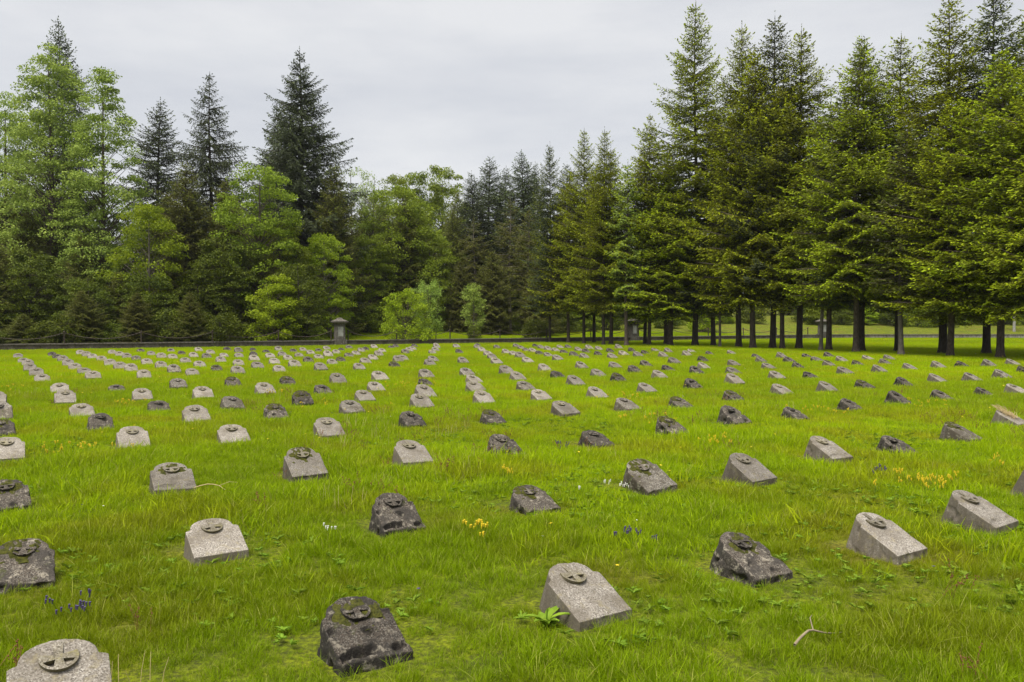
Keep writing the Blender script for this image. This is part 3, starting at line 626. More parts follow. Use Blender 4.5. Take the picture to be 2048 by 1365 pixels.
P_('bigDome',make_broad,18.,36,5.,2.,.3,[M['leaf_mid']],M['bark'],ncl=260,per=150,cl=1.0,shape='dome',flat=.5,leaf=.2)
P_('sparse',make_broad,14.,37,2.8,4.,.14,[M['leaf_pale']],M['bark_pale'],ncl=90,per=60,cl=.6,shape='dome',flat=.5,leaf=.12)
P_('deep',make_broad,9.,38,3.4,.2,.18,[M['leaf_dark']],M['bark_dark'],ncl=170,per=150,cl=.8,shape='dome',flat=.4,leaf=.16)
P_('bushBright',make_broad,4.4,39,1.6,.2,.06,[M['leaf_yellow']],M['bark'],ncl=110,per=130,cl=.42,shape='bush',flat=.6,leaf=.10,stems=3)
P_('bushRound',make_broad,3.6,40,1.9,.1,.05,[M['leaf_yellow']],M['bark'],ncl=90,per=130,cl=.42,shape='bush',flat=.7,leaf=.09,stems=4)
P_('bushPale',make_broad,4.9,41,1.4,.9,.05,[M['leaf_pale']],M['bark'],ncl=80,per=90,cl=.38,shape='bush',flat=.8,leaf=.09,stems=5)
P_('young',make_broad,4.6,42,1.1,1.0,.06,[M['leaf_light']],M['bark_pale'],ncl=60,per=90,cl=.38,shape='dome',flat=.7,leaf=.10)
P_('scrub',make_broad,2.4,43,1.7,.05,.04,[M['leaf_dark']],M['bark_dark'],ncl=60,per=110,cl=.5,shape='bush',flat=.6,leaf=.12,stems=4)
P_('scrubMid',make_broad,2.6,44,1.7,.05,.04,[M['leaf_mid']],M['bark_dark'],ncl=60,per=110,cl=.5,shape='bush',flat=.5,leaf=.12,stems=4)

NAMES={'fir':('fir_tree','fir tree'),'spr':('spruce_tree','spruce tree'),'oli':('spruce_tree','spruce tree'),'bus':('bush','bush'),'scr':('bush','bush'),'bar':('spruce_tree','spruce tree'),'thi':('fir_tree','fir tree'),'lar':('larch_tree','larch tree')}
used={}
def plant(key,x,y,H,label,rz=None,Rs=1.,group=None):
    H0,tm,cm=protos[key]; s=H/H0; k=used.get(key,0); used[key]=k+1
    nm,cat=NAMES.get(key[:3],('broadleaf_tree','tree'))
    z=hz(x,y)
    wide=Rs*(s**.45)
    t=thing(nm,label,cat,(x,y,z),rz if rz is not None else (k*2.39996+.4),group,(wide,wide,s))
    a,b=('stem','leaves') if cat=='bush' else ('trunk','crown')
    obj(a,tm,t,scale=(.82,.82,1) if key[:3]=='fir' else (1,1,1)); obj(b,cm,t); return t
F_=1620.
def at(px,Y): return (px-1024)/F_*Y
def topH(py,Y,g=0): return CAMH+(642-py)/F_*Y-g
def row(px,by,ty,key,label,Rs=1.,grp='firs of the right-hand grove'):
    Y=F_*CAMH/(by-642.); x=at(px,Y); plant(key,x,Y,topH(ty,Y),label,Rs=Rs,group=grp)
# right grove, row facing the graves then the darker row behind it
A=[(1100,686.5,292,'firD','slim dark pointed fir, first at the grove\'s left end',.7),(1137,687.5,345,'firE','shorter dense fir just right of the slim dark one at the left end',.95),
(1168,689,262,'firC','pointed fir, third trunk from the left end of the grove',.72),(1207,692,262,'firC','fir with rust-tinged pointed top, fourth trunk in the front row',.72),
(1253,693,325,'larch','thin light feathery larch in front of the second pillar',1.),(1298,692,238,'firB','fir with slim double trunk left of the thick-trunked tallest tree',.9),
(1340,692.5,330,'firA','yellow-green bushy fir whose skirt hangs widest at the left',1.3),(1390,693,12,'firC','tallest fir of the grove with the thickest ridged trunk',1.),
(1440,695,420,'thin','thin-trunked small fir right of the thickest trunk',.9),(1506,698,100,'firA','bright fresh-green fir, wide crown, centre of the grove',1.),
(1565,699,165,'firB','fir with pale straight trunk right of the bright centre one',.95),(1642,703.5,300,'thin','slender young fir with thin leaning trunk before third pillar',1.),
(1712,707,85,'firB','fir with stout pale trunk and dark narrow spire, right of third pillar',1.05),(1803,711.5,262,'thin','thin pale-barked fir with yellowish tip low among taller ones',1.25),
(1901,714.5,200,'firA','pale-trunked wide fir with lime-green boughs, second from the right',1.05),(2001,717.5,110,'firB','nearest fir at the right edge with thick pale trunk',1.2),
(2095,722,60,'firA','fir whose boughs reach in from beyond the right edge',1.1),(2210,727,40,'firB','fir standing outside the right edge of the view',1.1)]
B=[(1188,687,330,'firD','dark-trunked fir behind the left end of the grove',.8),(1222,690.5,300,'firE','shadowed fir behind the rust-topped one',.9),
(1290,690.5,300,'firD','dark fir trunk paired with a paler one left of the tall fir',.8),(1332,690.5,300,'firE','shaded fir directly behind the bushy yellow-green one',.95),
(1427,693.5,230,'firD','fir with broad black trunk right behind the tallest one',.95),(1478,696,58,'firC','tall dark-spired fir, black trunk, left of the bright centre fir',.85),
(1545,698,36,'firD','tall blue-green spired fir, black trunk, above the grove\'s middle',.95),(1598,699.5,62,'firC','dark-trunked fir with feathery spire right of the grove\'s middle',.9),
(1658,702,200,'firE','fir with narrow black trunk beside the third pillar',1.),(1724,704.5,88,'firD','fir with bare spike top behind the stout pale trunk',.95),
(1797,705,78,'firC','dark fir with a dead spike top, right part of the grove',.95),(1886,709,2,'firC','very tall fir with open spire, second from last behind row',1.),
(1973,709.5,-22,'firD','tall fir reaching past the top edge near the right corner',1.),(2070,711,0,'firC','tall fir behind the right edge boughs',1.),(2190,714,0,'firC','tall fir standing outside the frame beyond the right edge',1.)]
for r_ in A: row(*r_)
for r_ in B: row(*r_[:5],r_[5]*1.15)
# beyond the wall: (px, distance, top y, kind, width factor, label)
L_=[(128,70,50,'spruceSlim',1.0,'spruce whose bare dark tip rises above the tall pale-leaved tree at left'),
(112,57,98,'tallAiry',1.0,'tall airy pale-green tree, highest broadleaf on the left'),
(208,56,140,'tallNarrow',.95,'narrow light-green tree right of the tall airy one, leaves down to the ground'),
(15,60,190,'tallAiry',.9,'pale-leaved tree at the left edge'),
(-80,60,150,'tallAiry',1.,'tree left of the view edge'),
(300,53.5,410,'layered',.9,'lime-green layered tree in front of the dark olive spruces'),
(322,74,205,'spruceSlim',1.25,'thin dark spruce between the pale tree and the open spruce'),
(424,66,148,'spruceOpen',.9,'open-branched dark spruce with drooping boughs, second tallest of the left'),
(604,66,106,'spruceWide',1.0,'broad dark spruce, tallest conifer left of the gap'),
(556,72,210,'spruceOpen',.8,'dark spruce leaning on the left shoulder of the broad one'),
(672,64,330,'oliveB',.9,'brownish spruce low at the right foot of the broad dark spruce'),
(60,55,420,'oliveA',1.,'olive-brown spruce low at far left'),(165,54,470,'oliveA',.9,'olive spruce under the pale trees at left'),
(-20,58,380,'oliveB',1.,'dark spruce cut by the left edge'),
(375,58,325,'oliveB',1.1,'dense olive spruce below the open-branched one'),(455,60,360,'oliveB',1.,'olive spruce between the two big dark spruces'),
(325,62,420,'oliveA',1.,'dark olive spruce behind the lime layered tree'),
(520,57,330,'lush2',.95,'rounded green tree at the left foot of the broad dark spruce'),(440,55,470,'deep',.9,'deep green tree above the wall left of centre'),
(562,58,440,'lush2',.8,'green tree with layered boughs above the bright bush'),(648,60,470,'layered',.85,'yellow-green layered tree in front of the broad spruce'),
(600,54.5,520,'deep',.8,'dark leafy tree behind the bright green bush'),
(706,74,322,'sparse',1.,'sparse thin-leaved tree with bare twigs right of the broad spruce'),(742,73,335,'sparse',.9,'second sparse pale tree beside the first'),
(800,73,372,'lush',1.05,'wide lush green tree left of the dark spruce group'),(862,73,470,'lush',.85,'lush green tree leaning toward the dark spruces'),
(740,70,470,'lush2',.9,'green tree behind the first pillar and bushes'),
(885,100,340,'bigDome',1.0,'domed tree on the skyline above the lush ones'),(835,98,352,'bigDome',.9,'hazy rounded tree on the skyline left of the dome'),(790,92,356,'bigDome',.75,'hazy treetop behind the wide lush tree'),
(905,76,420,'oliveB',.9,'brownish spruce at the left end of the dark middle group'),(946,78,348,'spruceSlim',1.1,'spruce with brown stem, second in the middle group'),(978,82,318,'spruceSlim',1.2,'spruce with small dark crown-top, tallest left in the middle group'),
(1012,90,338,'spruceSlim',1.1,'faint spruce farther back in the middle group'),(1045,80,308,'spruceSlim',1.2,'pointed spruce right of the middle group'),(1068,92,330,'spruceSlim',1.,'faint small spruce top behind the grove\'s left end'),
(1020,74,400,'bareTrunk',1.1,'brown thin spruce with pale bare stem in the middle group'),(950,73,440,'bareTrunk',1.2,'spruce with long pale bare stem in the middle group'),(1055,72,420,'bareTrunk',1.2,'spruce with whitish stem next to the grove'),
(985,70,500,'oliveA',1.,'low dark spruce at the foot of the middle group'),(920,72,520,'oliveA',.8,'small dark spruce beside the lush tree'),(1075,70,520,'oliveA',.9,'low spruce left of the first grove trunk'),
(1135,95,330,'spruceSlim',1.1,'faint spruce behind the grove\'s slim first fir'),(1190,92,400,'oliveB',1.,'spruce hidden behind the left grove'),
(554,53.3,556,'bushBright',1.25,'bright lime-green bush left of the first pillar'),
(635,53.6,652,'scrubMid',.6,'small yellow-green shrub just left of the first pillar'),
(728,68,606,'scrubMid',1.2,'green shrub right of the first pillar'),
(812,56.6,582,'bushRound',1.1,'round yellow-green bush hanging over the low wall'),(856,59.5,560,'bushPale',1.05,'pale thin many-stemmed bush right of the round one'),
(948,59.8,566,'young',1.0,'small light-green young tree with clear stem, standing alone'),(948,58.8,652,'scrub',.45,'small dark shrub at the young tree\'s foot'),
(1072,62.5,640,'scrub',.85,'dark low shrub at the wall left of the first grove trunk')]
for px,Y,ty,key,Rs,lab in L_:
    x=at(px,Y); plant(key,x,Y,topH(ty,Y,hz(x,Y)),lab,Rs=Rs)
# shrubs along the wall on the left and the thicket closing the view under the crowns
r=np.random.default_rng(5)
def behind_pt(x,d): 
    return (x-.475*d if x<31 else x, wall_y(x)+d*.88)
sidx=0
desc=['low dark shrub','leafy green shrub','tangled undergrowth bush']
for i,x in enumerate(np.linspace(-46,-17.5,34)):
    X,Y=behind_pt(x,r.uniform(.9,2.2)); 
    px=1024+F_*X/Y
    plant(['scrub','oliveA','scrub'][i%3],X,Y,r.uniform(.8,2.3)*(1.5 if i%3==1 else 1),'shrub in the dark thicket right behind the low wall on the left',Rs=r.uniform(.7,1.),group='shrubs behind the wall on the left')
for i,x in enumerate(np.linspace(-44,-14,22)):
    X,Y=behind_pt(x,r.uniform(4,8)); plant(['deep','oliveA'][i%2],X,Y,r.uniform(4,7),'small tree deep in the shaded thicket on the left',Rs=.8,group='small trees in the left thicket')
for i,x in enumerate(np.linspace(-30,-2,14)):
    X,Y=behind_pt(x,r.uniform(14,24)); plant('oliveB',X,Y,r.uniform(9,12),'dark spruce standing deep inside the left wood',group='spruces deep in the left wood')
for i,x in enumerate(np.linspace(-9,8,13)):
    X,Y=behind_pt(x,r.uniform(14,18)); plant(['scrubMid','scrub'][i%2],X,Y,r.uniform(1.6,2.8),'shrub at the far edge of the mown strip behind the wall',Rs=1.,group='shrubs along the mown strip')
for i,x in enumerate(np.linspace(-6,4,7)):
    X,Y=behind_pt(x,r.uniform(24,34)); plant('oliveB',X,Y,r.uniform(11,14),'dark spruce deep behind the middle group',group='spruces behind the middle group')
for i,x in enumerate(np.linspace(10,70,24)):
    X,Y=behind_pt(x,r.uniform(16,21)); plant(['deep','lush2','layered'][i%3],X,Y,r.uniform(6,10),'broadleaf tree closing the view behind the right grove',Rs=1.,group='trees behind the right grove')
for i,x in enumerate(np.linspace(10,64,22)):
    X,Y=behind_pt(x,r.uniform(10.5,13.5)); plant(['scrub','scrubMid','scrub','bushBright'][i%4],X,Y,r.uniform(1.4,2.8),'shrub at the foot of the trees behind the right grove',Rs=1.1,group='shrubs behind the right grove')
for i,x in enumerate(np.linspace(-5,75,20)):
    X,Y=behind_pt(x,r.uniform(28,40)); plant('oliveB',X,Y,r.uniform(11,15),'dark spruce in the wood far behind the right grove',group='spruces far behind the right grove')
x,y=at(1405,76),76.; plant('bushBright',x,y,4.5,'bright lime bush glowing between the trunks behind the right wall')
for i,(px,Y,ty,key,lab) in enumerate([(-190,58,170,'tallNarrow','tree standing beyond the left edge of the view, nearest to it'),(-330,62,200,'spruceWide','broad dark spruce beyond the left edge of the view'),
 (-480,60,260,'lush2','rounded tree far beyond the left edge of the view'),(-640,60,250,'spruceSlim','slim spruce farthest beyond the left edge of the view'),(-260,50,420,'oliveA','low olive spruce beyond the left edge of the view')]):
    plant(key,at(px,Y),Y,topH(ty,Y,.5),lab)
t=thing('birch_tree','thin whitish birch stem at the far right behind the wall','tree',(at(2028,82),82.,hz(at(2028,82),82.)))
mb=MB(); mb.tube([(0,0,-.2),(0.05,0,3),(-.1,0,6),(.05,0,9)],[.14,.12,.1,.04],8); obj('trunk',mb.mesh('trunk',M['bark_white'],True),t)
obj('crown',protos['sparse'][2],t,scale=(.6,.6,.6))
# ------------------------------------------------------------ grass, weeds and flowers
SX=np.array([s['x'] for s in stones]); SY=np.array([s['y'] for s in stones])
ca,sa=math.cos(ANG),math.sin(ANG)
def clear(x,y,pad=0.0,front=-.0):
    keep=np.ones(len(x),bool)
    for sx_,sy_ in zip(SX,SY):
        m=(np.abs(x-sx_)<.8)&(np.abs(y-sy_)<.8)&keep
        if not m.any(): continue
        idx=np.where(m)[0]; dx=x[idx]-sx_; dy=y[idx]-sy_
        u=dx*ca+dy*sa; t=-dx*sa+dy*ca
        keep[idx[(np.abs(u)<.20+pad)&(t>front-pad)&(t<.56+pad)]]=False
    return keep
def near_stone(x,y):          # the turf is trodden and short right in front of a stone
    f=np.ones(len(x))
    for sx_,sy_ in zip(SX,SY):
        if sy_>22: continue
        m=(np.abs(x-sx_)<.9)&(np.abs(y-sy_)<.9)
        if not m.any(): continue
        idx=np.where(m)[0]; dx=x[idx]-sx_; dy=y[idx]-sy_; u=dx*ca+dy*sa; t=-dx*sa+dy*ca
        d=np.hypot(np.maximum(np.abs(u)-.21,0),np.maximum(np.maximum(-t,t-.55),0))
        f[idx]=np.minimum(f[idx],np.clip(.38+d*2.2,.38,1))
    return f
def pts3(x,y,dz=0.): return np.stack([x,y,np.array([hz(a,b) for a,b in zip(x,y)])+dz],1)
tn=[tuft(22,.055,.085,.0045,50+i,M['blade'],lean=.7) for i in range(5)]
tl=[tuft(16,.05,.15,.005,60+i,M['blade'],lean=.8) for i in range(3)]
tf=[tuft(34,.14,.10,.009,70+i,M['blade_far'],lean=.7,segs=2) for i in range(4)]
tff=[tuft(46,.32,.12,.016,80+i,M['blade_far'],lean=.6,segs=2) for i in range(3)]
def lush(x,y,f,s): return np.array([noise.noise((a*f+s,b*f,s)) for a,b in zip(x,y)])
X,Y=band(2.1,10.5,880,seed=1); k=clear(X,Y,.012)&(rng.uniform(5.5,10.5,len(X))>Y); X,Y=X[k],Y[k]
lu=lush(X,Y,.9,5.); sc1=np.clip(.74+lu*.8+lush(X,Y,5.,31.)*.75,.28,1.7)*rng.uniform(.7,1.25,len(X))*near_stone(X,Y)
scatter('short_grass',pts3(X,Y),rng.uniform(0,6.28,len(X)),sc1,tn,'fresh short grass around the nearest grave markers','grass',tilt=.18,seed=1)
X,Y=band(5.0,23,330,half=.8,seed=2); k=clear(X,Y,.02)&(rng.uniform(5,9.5,len(X))<Y)&(rng.uniform(16,23,len(X))>Y); X,Y=X[k],Y[k]
lu=lush(X,Y,.6,5.); sc1=np.clip(.92+lu*.8+lush(X,Y,3.,31.)*.6,.4,1.8)*rng.uniform(.75,1.25,len(X))*near_stone(X,Y)
scatter('meadow_grass',pts3(X,Y),rng.uniform(0,6.28,len(X)),sc1,tn[:2]+tf+[tuft(34,.13,.10,.008,90+i,M['blade'],lean=.7,segs=2) for i in range(2)],'bright grass between the middle rows of graves','grass',tilt=.15,seed=2)
X,Y=band(15,75,30,half=.9,seed=3); inside=np.array([behind(a,b)<-.4 or behind(a,b)>.5 for a,b in zip(X,Y)]); k=clear(X,Y,.10)&inside&(rng.uniform(15,21,len(X))<Y); X,Y=X[k],Y[k]
scatter('far_grass',pts3(X,Y),rng.uniform(0,6.28,len(X)),rng.uniform(.6,1.05,len(X)),tff,'sunny green grass toward the wall and under the firs','grass',tilt=.1,seed=3)
# longer tussocks, thicker right around stones
X,Y=band(2.1,22,9,seed=4); lu=lush(X,Y,.5,9.); k=(lu>-.05)&clear(X,Y,.01); X,Y=X[k],Y[k]
ex=[];ey=[];nfree=len(X)
for s in stones:
    if s['y']<26:
        for q in range(22):
            e=rng.integers(0,3); u,t_=(rng.uniform(-.24,.24),-.03-abs(rng.normal(0,.03))) if e==0 else ((-.225-abs(rng.normal(0,.03)),rng.uniform(0,.55)) if e==1 else (.225+abs(rng.normal(0,.03)),rng.uniform(0,.55)))
            ex.append(s['x']+u*ca-t_*sa); ey.append(s['y']+u*sa+t_*ca)
X=np.concatenate([X,ex]);Y=np.concatenate([Y,ey])
scl=np.where(np.arange(len(X))<nfree,rng.uniform(.45,1.0,len(X)),rng.uniform(.25,.6,len(X)))
scatter('long_grass_tufts',pts3(X,Y),rng.uniform(0,6.28,len(X)),scl,tl,'longer grass tufts growing along the foot of the stones','grass',tilt=.2,seed=5)
# broad-leaved weeds
def rosette(seed,n,L,w,up,mat=None):
    r=np.random.default_rng(seed); V=[];F=[];rn=[]
    for i in range(n):
        a=r.uniform(0,6.283); l=L*r.uniform(.5,1.1); ww=w*r.uniform(.7,1.2); el=up*r.uniform(.3,1.2); b=len(V); ca_,sa_=math.cos(a),math.sin(a)
        K=5
        for k in range(K+1):
            t=k/K; x=l*t*math.cos(el*(1-t*.6)); z=.01+l*math.sin(el)*t*(1-.55*t); hw=ww*math.sin(math.pi*min(.06+t*.92,.99))**.8*(.75+.25*(k%2))
            for s,dz in ((-1,.006),(0,-.003),(1,.006)):
                V.append((x*ca_-s*hw*sa_,x*sa_+s*hw*ca_,z+dz))
        for k in range(K):
            for s in (0,1):
                q=b+k*3+s; F.append((q,q+1,q+4,q+3)); rn.append(r.uniform())
    return mesh_np('rosette',V,F,[mat or M['weed']],rnd=rn,smooth=True)
ros=[rosette(1,12,.07,.011,.9),rosette(2,10,.05,.012,.7),rosette(3,16,.05,.010,1.1),rosette(4,9,.10,.009,1.2)]
X,Y=band(2.2,14,60,seed=6); lu=lush(X,Y,.45,2.)+.12*np.tanh(X*.5); k=(lu>.0)&clear(X,Y,.03); X,Y=X[k],Y[k]
scatter('broad_leaved_weeds',pts3(X,Y,.02),rng.uniform(0,6.28,len(X)),rng.uniform(.3,.8,len(X)),ros,'small broad-leaved weeds mixed into the grass','weeds',tilt=.15,seed=7)
# red-brown sorrel and dry stalks
def stalks(seed,n,h,mat,head=True):
    r=np.random.default_rng(seed); mb=MB()
    for i in range(n):
        x,y=r.normal(0,.06,2); lx,ly=r.normal(0,.05,2); hh=h*r.uniform(.6,1.1)
        mb.tube([(x,y,0),(x+lx*.4,y+ly*.4,hh*.55),(x+lx,y+ly,hh)],[.0016,.0013,.001],3)
        if head:
            for q in range(5):
                t=r.uniform(.65,1.); px_,py_,pz=x+lx*t+r.normal(0,.008),y+ly*t+r.normal(0,.008),hh*t
                mb.tube([(px_,py_,pz-.006),(px_,py_,pz),(px_,py_,pz+.006)],[.001,.0045,.001],4)
    return mb.mesh('stalks',mat)
stk=[stalks(1,7,.24,M['sorrel']),stalks(2,5,.2,M['sorrel']),stalks(3,6,.22,M['straw'],False)]
X,Y=band(2.5,18,3.2,seed=8); lu=lush(X,Y,.35,12.); k=(lu>.12)&clear(X,Y,.03); X,Y=X[k],Y[k]
scatter('sorrel_stalks',pts3(X,Y),rng.uniform(0,6.28,len(X)),rng.uniform(.6,1.1,len(X)),stk,'thin red-brown sorrel and dry stalks standing in the grass','weeds',tilt=.1,seed=8)
# scattered tiny flowers
def flower(seed,mat,h,r0,petals=5,stem=True):
    r=np.random.default_rng(seed); mb=MB(); lx,ly=r.normal(0,.02,2)
    mb.tube([(0,0,0),(lx*.4,ly*.4,h*.6),(lx,ly,h)],[.0016,.0014,.0012],3)
    me_s=len(mb.f)
    b=len(mb.v); mb.v.append((lx,ly,h+.002))
    for k in range(petals*2):
        a=math.pi*k/petals; q=r0*(1 if k%2 else .45); mb.v.append((lx+q*math.cos(a),ly+q*math.sin(a),h+.006))
    n=petals*2
    for k in range(n): mb.f.append((b,b+1+k,b+1+(k+1)%n))
    me=bpy.data.meshes.new('flower'); me.from_pydata(mb.v,[],mb.f); me.materials.append(M['weed']); me.materials.append(mat)
    me.polygons.foreach_set('material_index',[0 if i<me_s else 1 for i in range(len(mb.f))]); me.update(); return me
fl=[flower(1,M['yellow'],.13,.017),flower(2,M['yellow'],.10,.014),flower(3,M['yellow'],.15,.016),flower(4,M['white'],.10,.010,6),flower(5,M['violet'],.12,.012)]
X,Y=band(2.5,45,1.1,seed=9); lu=lush(X,Y,.3,21.); k=(lu>-.05)&clear(X,Y,.03); X,Y=X[k],Y[k]
pk=rng.choice(5,len(X),p=[.3,.25,.15,.2,.1])
scatter('scattered_flowers',pts3(X,Y),rng.uniform(0,6.28,len(X)),rng.uniform(.8,1.2,len(X))*(1+np.clip(Y-12,0,25)*.02),fl,'tiny yellow, white and violet flowers dotted through the grass','flowers',tilt=.15,pick=pk,seed=9)
# the yellow flower clumps that stand out
def ground_at(px,py):
    y=F_*CAMH/(py-642.); return at(px,y),y
def clump(seed,n,spread,h=.2,mat='yellow',hr=.022):
    r=np.random.default_rng(seed); st=MB(); hd=MB()
    for i in range(n):
        x,y=r.normal(0,spread,2); lx,ly=r.normal(0,.03,2); hh=h*r.uniform(.6,1.1)
        st.tube([(x,y,-.02),(x+lx*.4,y+ly*.4,hh*.6),(x+lx,y+ly,hh)],[.0025,.002,.0018],4)
        for q in range(4):
            px_,py_,pz=x+lx+r.normal(0,.014),y+ly+r.normal(0,.014),hh+r.uniform(-.02,.015)
            hd.tube([(px_,py_,pz-.012),(px_,py_,pz),(px_+.002,py_,pz+.012)],[.003,hr*.42,hr*.62],6,True)
    return st.mesh('stems',M['weed']),hd.mesh('flower_heads',M[mat])
CL=[(140,905,14,.22,'clump of yellow flowers in open grass near the left edge'),
(1845,968,22,.18,'largest bright yellow clump, left of the two big pale wedges on the right'),
(1445,890,12,.16,'yellow flowers in front of the dark marker in the right middle'),
(1640,822,14,.3,'pale yellow flowers left of the dark marker, right middle'),
(1850,812,12,.35,'yellow flowers between the dark markers toward the right'),
(1075,700,10,.6,'yellow specks among the graves far back in the centre'),
(1250,792,12,.3,'greenish yellow clump right of centre between pale markers'),
(1018,958,4,.05,'single small yellow flower group left of the black chipped marker'),
(665,807,10,.35,'yellow flowers behind the dark marker left of centre'),
(1285,840,10,.3,'loose yellow flowers under the grey marker right of centre'),
(820,768,12,.4,'yellow flowers left of the dark double markers in the centre'),
(545,782,7,.2,'yellow flowers just right of a pale marker, left centre'),
(250,806,8,.2,'yellow flowers left of a pale marker at left'),
(940,1075,7,.06,'small yellow-green clump in the middle foreground'),
(2035,930,8,.2,'yellow flowers at the right edge'),
(25,775,6,.2,'dull yellow flowers at the left edge'),
(1045,752,6,.4,'yellow dots right of the central column of graves')]
for i,(px,py,n,sp_,lab) in enumerate(CL):
    x,y=ground_at(px,py+10); a,b=clump(i+100,n,sp_,(.15),'yellow',.012*(1+max(0,y-8)*.03))
    t=thing('yellow_flowers',lab,'flowers',(x,y,hz(x,y)),0,'clumps of yellow flowers'); obj('stems',a,t); obj('flower_heads',b,t)
for i,(px,py,lab) in enumerate([(655,1075,'white flower head on a tall stem in the centre foreground'),(1205,985,'small cluster of white flowers beside the lichen-grey marker')]):
    x,y=ground_at(px,py); a,b=clump(i+200,2 if i==0 else 6,.02 if i==0 else .12,.10,'white',.011 if i==0 else .008)
    t=thing('white_flowers',lab,'flowers',(x,y,hz(x,y)),0); obj('stems',a,t); obj('flower_heads',b,t)
for i,(px,py,lab) in enumerate([(1280,1095,'dark violet flowers in front of the lichen-grey marker'),(1765,955,'pair of violet flowers below the big dark pitted marker'),(155,1240,'thin violet flower spikes in the lower left grass'),(1130,905,'violet flowers left of the dark marker in the right middle')]):
    x,y=ground_at(px,py); a,b=clump(i+300,6,.07,.12,'violet',.010)
    t=thing('violet_flowers',lab,'flowers',(x,y,hz(x,y)),0); obj('stems',a,t); obj('flower_heads',b,t)
# leafy weed by the big pale marker, dry twigs, straw
x,y=ground_at(1092,1262); t=thing('leafy_weed','leafy green weed growing against the left side of the large pale marker','weed',(x,y,hz(x,y))); 
obj('leaves',rosette(9,11,.16,.024,1.25),t); mb=MB(); mb.tube([(0,0,0),(.01,0,.1)],[.006,.004],5); obj('stem',mb.mesh('stem',M['weed']),t)
def branch(px0,py0,px1,py1,lab,r0,bend=.04,z=.05,fork=True,mat='twig'):
    x0,y0=ground_at(px0,py0); x1,y1=ground_at(px1,py1); t=thing('dry_twig',lab,'twig',(x0,y0,hz(x0,y0)))
    d=Vector((x1-x0,y1-y0,0)); n=Vector((-d.y,d.x,0)).normalized(); P=[]
    for i in range(9):
        s=i/8; P.append(d*s+n*(bend*math.sin(s*4.2)+random.gauss(0,.006))+Vector((0,0,z*(1+.5*math.sin(s*5)))))
    mb=MB(); mb.tube(P,[r0*(1-.7*i/8) for i in range(9)],6)
    if fork: mb.tube([P[4],P[4]+(d.normalized()+n*.8)*.07+Vector((0,0,.03)),P[4]+(d.normalized()+n*.6)*.14+Vector((0,0,.02))],[r0*.5,r0*.35,.001],5)
    obj('stick',mb.mesh('stick',M[mat],True),t)
branch(1598,1325,1680,1282,'dry grey stick lying in the grass at the bottom right',.008,.02,.06)
branch(385,990,478,994,'thin pale dry twig beside the pale marker with mossy disc',.005,.03,.07,mat='straw')
s=[q for q in stones if (q['px'],q['py'])==(2017,857)][0]; t=thing('straw_heap','tuft of yellow dry straw lying on the pale marker at right','straw',s['obj'].location,ANG)
mb=MB()
for i in range(170):
    u,v=random.gauss(-.02,.06),random.uniform(.12,.44); a=random.gauss(1.3,.6); l=random.uniform(.05,.13); h=abs(random.gauss(.012,.012))
    p0=Vector(on_face(u,v,h)); p1=Vector(on_face(u+l*math.cos(a),v+l*math.sin(a),h+random.uniform(-.005,.03)))
    mb.tube([p0,(p0+p1)/2+Vector((0,0,.008)),p1],[.0022,.002,.001],3)
obj('stalks',mb.mesh('stalks',M['straw']),t)
bpy.ops.object.select_all(action='DESELECT')
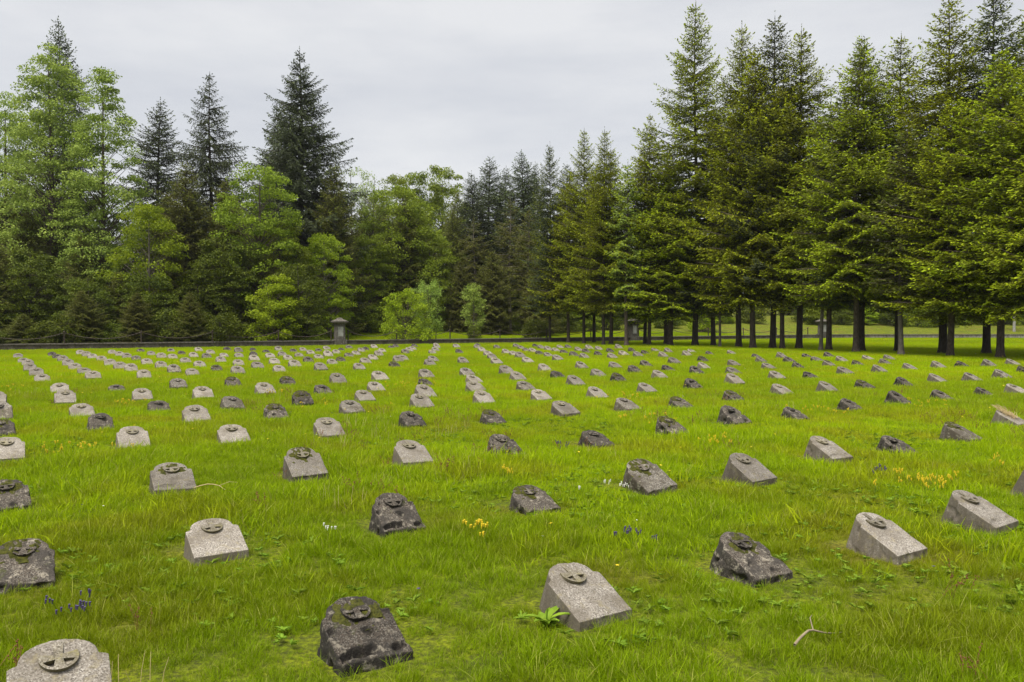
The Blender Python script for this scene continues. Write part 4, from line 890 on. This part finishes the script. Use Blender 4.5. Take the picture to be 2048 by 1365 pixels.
# ------------------------------------------------------------ sky, sun, camera
hm=bpy.data.materials.new('thin_mist'); hm.use_nodes=True; hn=hm.node_tree; hn.nodes.clear()
ho=hn.nodes.new('ShaderNodeOutputMaterial'); hv=hn.nodes.new('ShaderNodeVolumePrincipled'); hv.inputs['Density'].default_value=HAZE; hv.inputs['Color'].default_value=(.86,.90,.96,1)
hv.inputs['Anisotropy'].default_value=.2; hn.links.new(hv.outputs[0],ho.inputs['Volume'])
mb=MB(); mb.frustum(0,435,-3.,46.,640,500,640,500); hzb=obj('haze',mb.mesh('haze',hm)); hzb['kind']='stuff'; hzb['label']='thin moist air that pales the far trees'; hzb['category']='haze'
w=bpy.data.worlds.new('World'); sc.world=w; w.use_nodes=True; nt=w.node_tree; nt.nodes.clear()
SUN_EL,SUN_AZ=R(66),R(215)
sky=N(nt,'ShaderNodeTexSky',sky_type='NISHITA',sun_disc=False,sun_elevation=SUN_EL,sun_rotation=SUN_AZ)
tc=N(nt,'ShaderNodeTexCoord'); mp=N(nt,'ShaderNodeMapping',inp={'Vector':tc.outputs['Generated'],'Scale':(1.2,1.2,5.)})
n1=noise_t(nt,mp.outputs[0],1.6,5,.55); n2=noise_t(nt,mp.outputs[0],5.,4,.6)
f=math_n(nt,'ADD',math_n(nt,'MULTIPLY',n1,.75),math_n(nt,'MULTIPLY',n2,.25))
cl=ramp(nt,f,[(.38,(1.56,1.60,1.69)),(.50,(1.75,1.775,1.83)),(.61,(1.93,1.94,1.96))])
cm=mix(nt,.97,sky.outputs[0],cl)
bg=N(nt,'ShaderNodeBackground',inp={'Color':cm,'Strength':.1}); wo=N(nt,'ShaderNodeOutputWorld',inp={0:bg.outputs[0]})
ld=bpy.data.lights.new('sun','SUN'); ld.energy=1.5; ld.angle=R(35); ld.color=(1.,.96,.88)
lo=bpy.data.objects.new('sun',ld); col.objects.link(lo)
# light travels from the sun towards the scene (behind and left of the camera)
dirv=Vector((math.sin(SUN_AZ)*math.cos(SUN_EL),math.cos(SUN_AZ)*math.cos(SUN_EL),math.sin(SUN_EL)))
lo.rotation_euler=dirv.to_track_quat('Z','Y').to_euler()
cd=bpy.data.cameras.new('camera'); cd.sensor_width=36; cd.lens=F_/2048*36; cd.clip_end=2000; cd.clip_start=.05
co=bpy.data.objects.new('camera',cd); col.objects.link(co); co.location=(0,0,CAMH); co.rotation_euler=(R(90-1.43),0,0); sc.camera=co
vs=sc.view_settings; vs.view_transform='Standard'; vs.look='None'; vs.gamma=1; vs.exposure=EXPO
sc.render.engine='CYCLES'; sc.cycles.max_bounces=6; sc.cycles.transparent_max_bounces=4; sc.cycles.diffuse_bounces=3
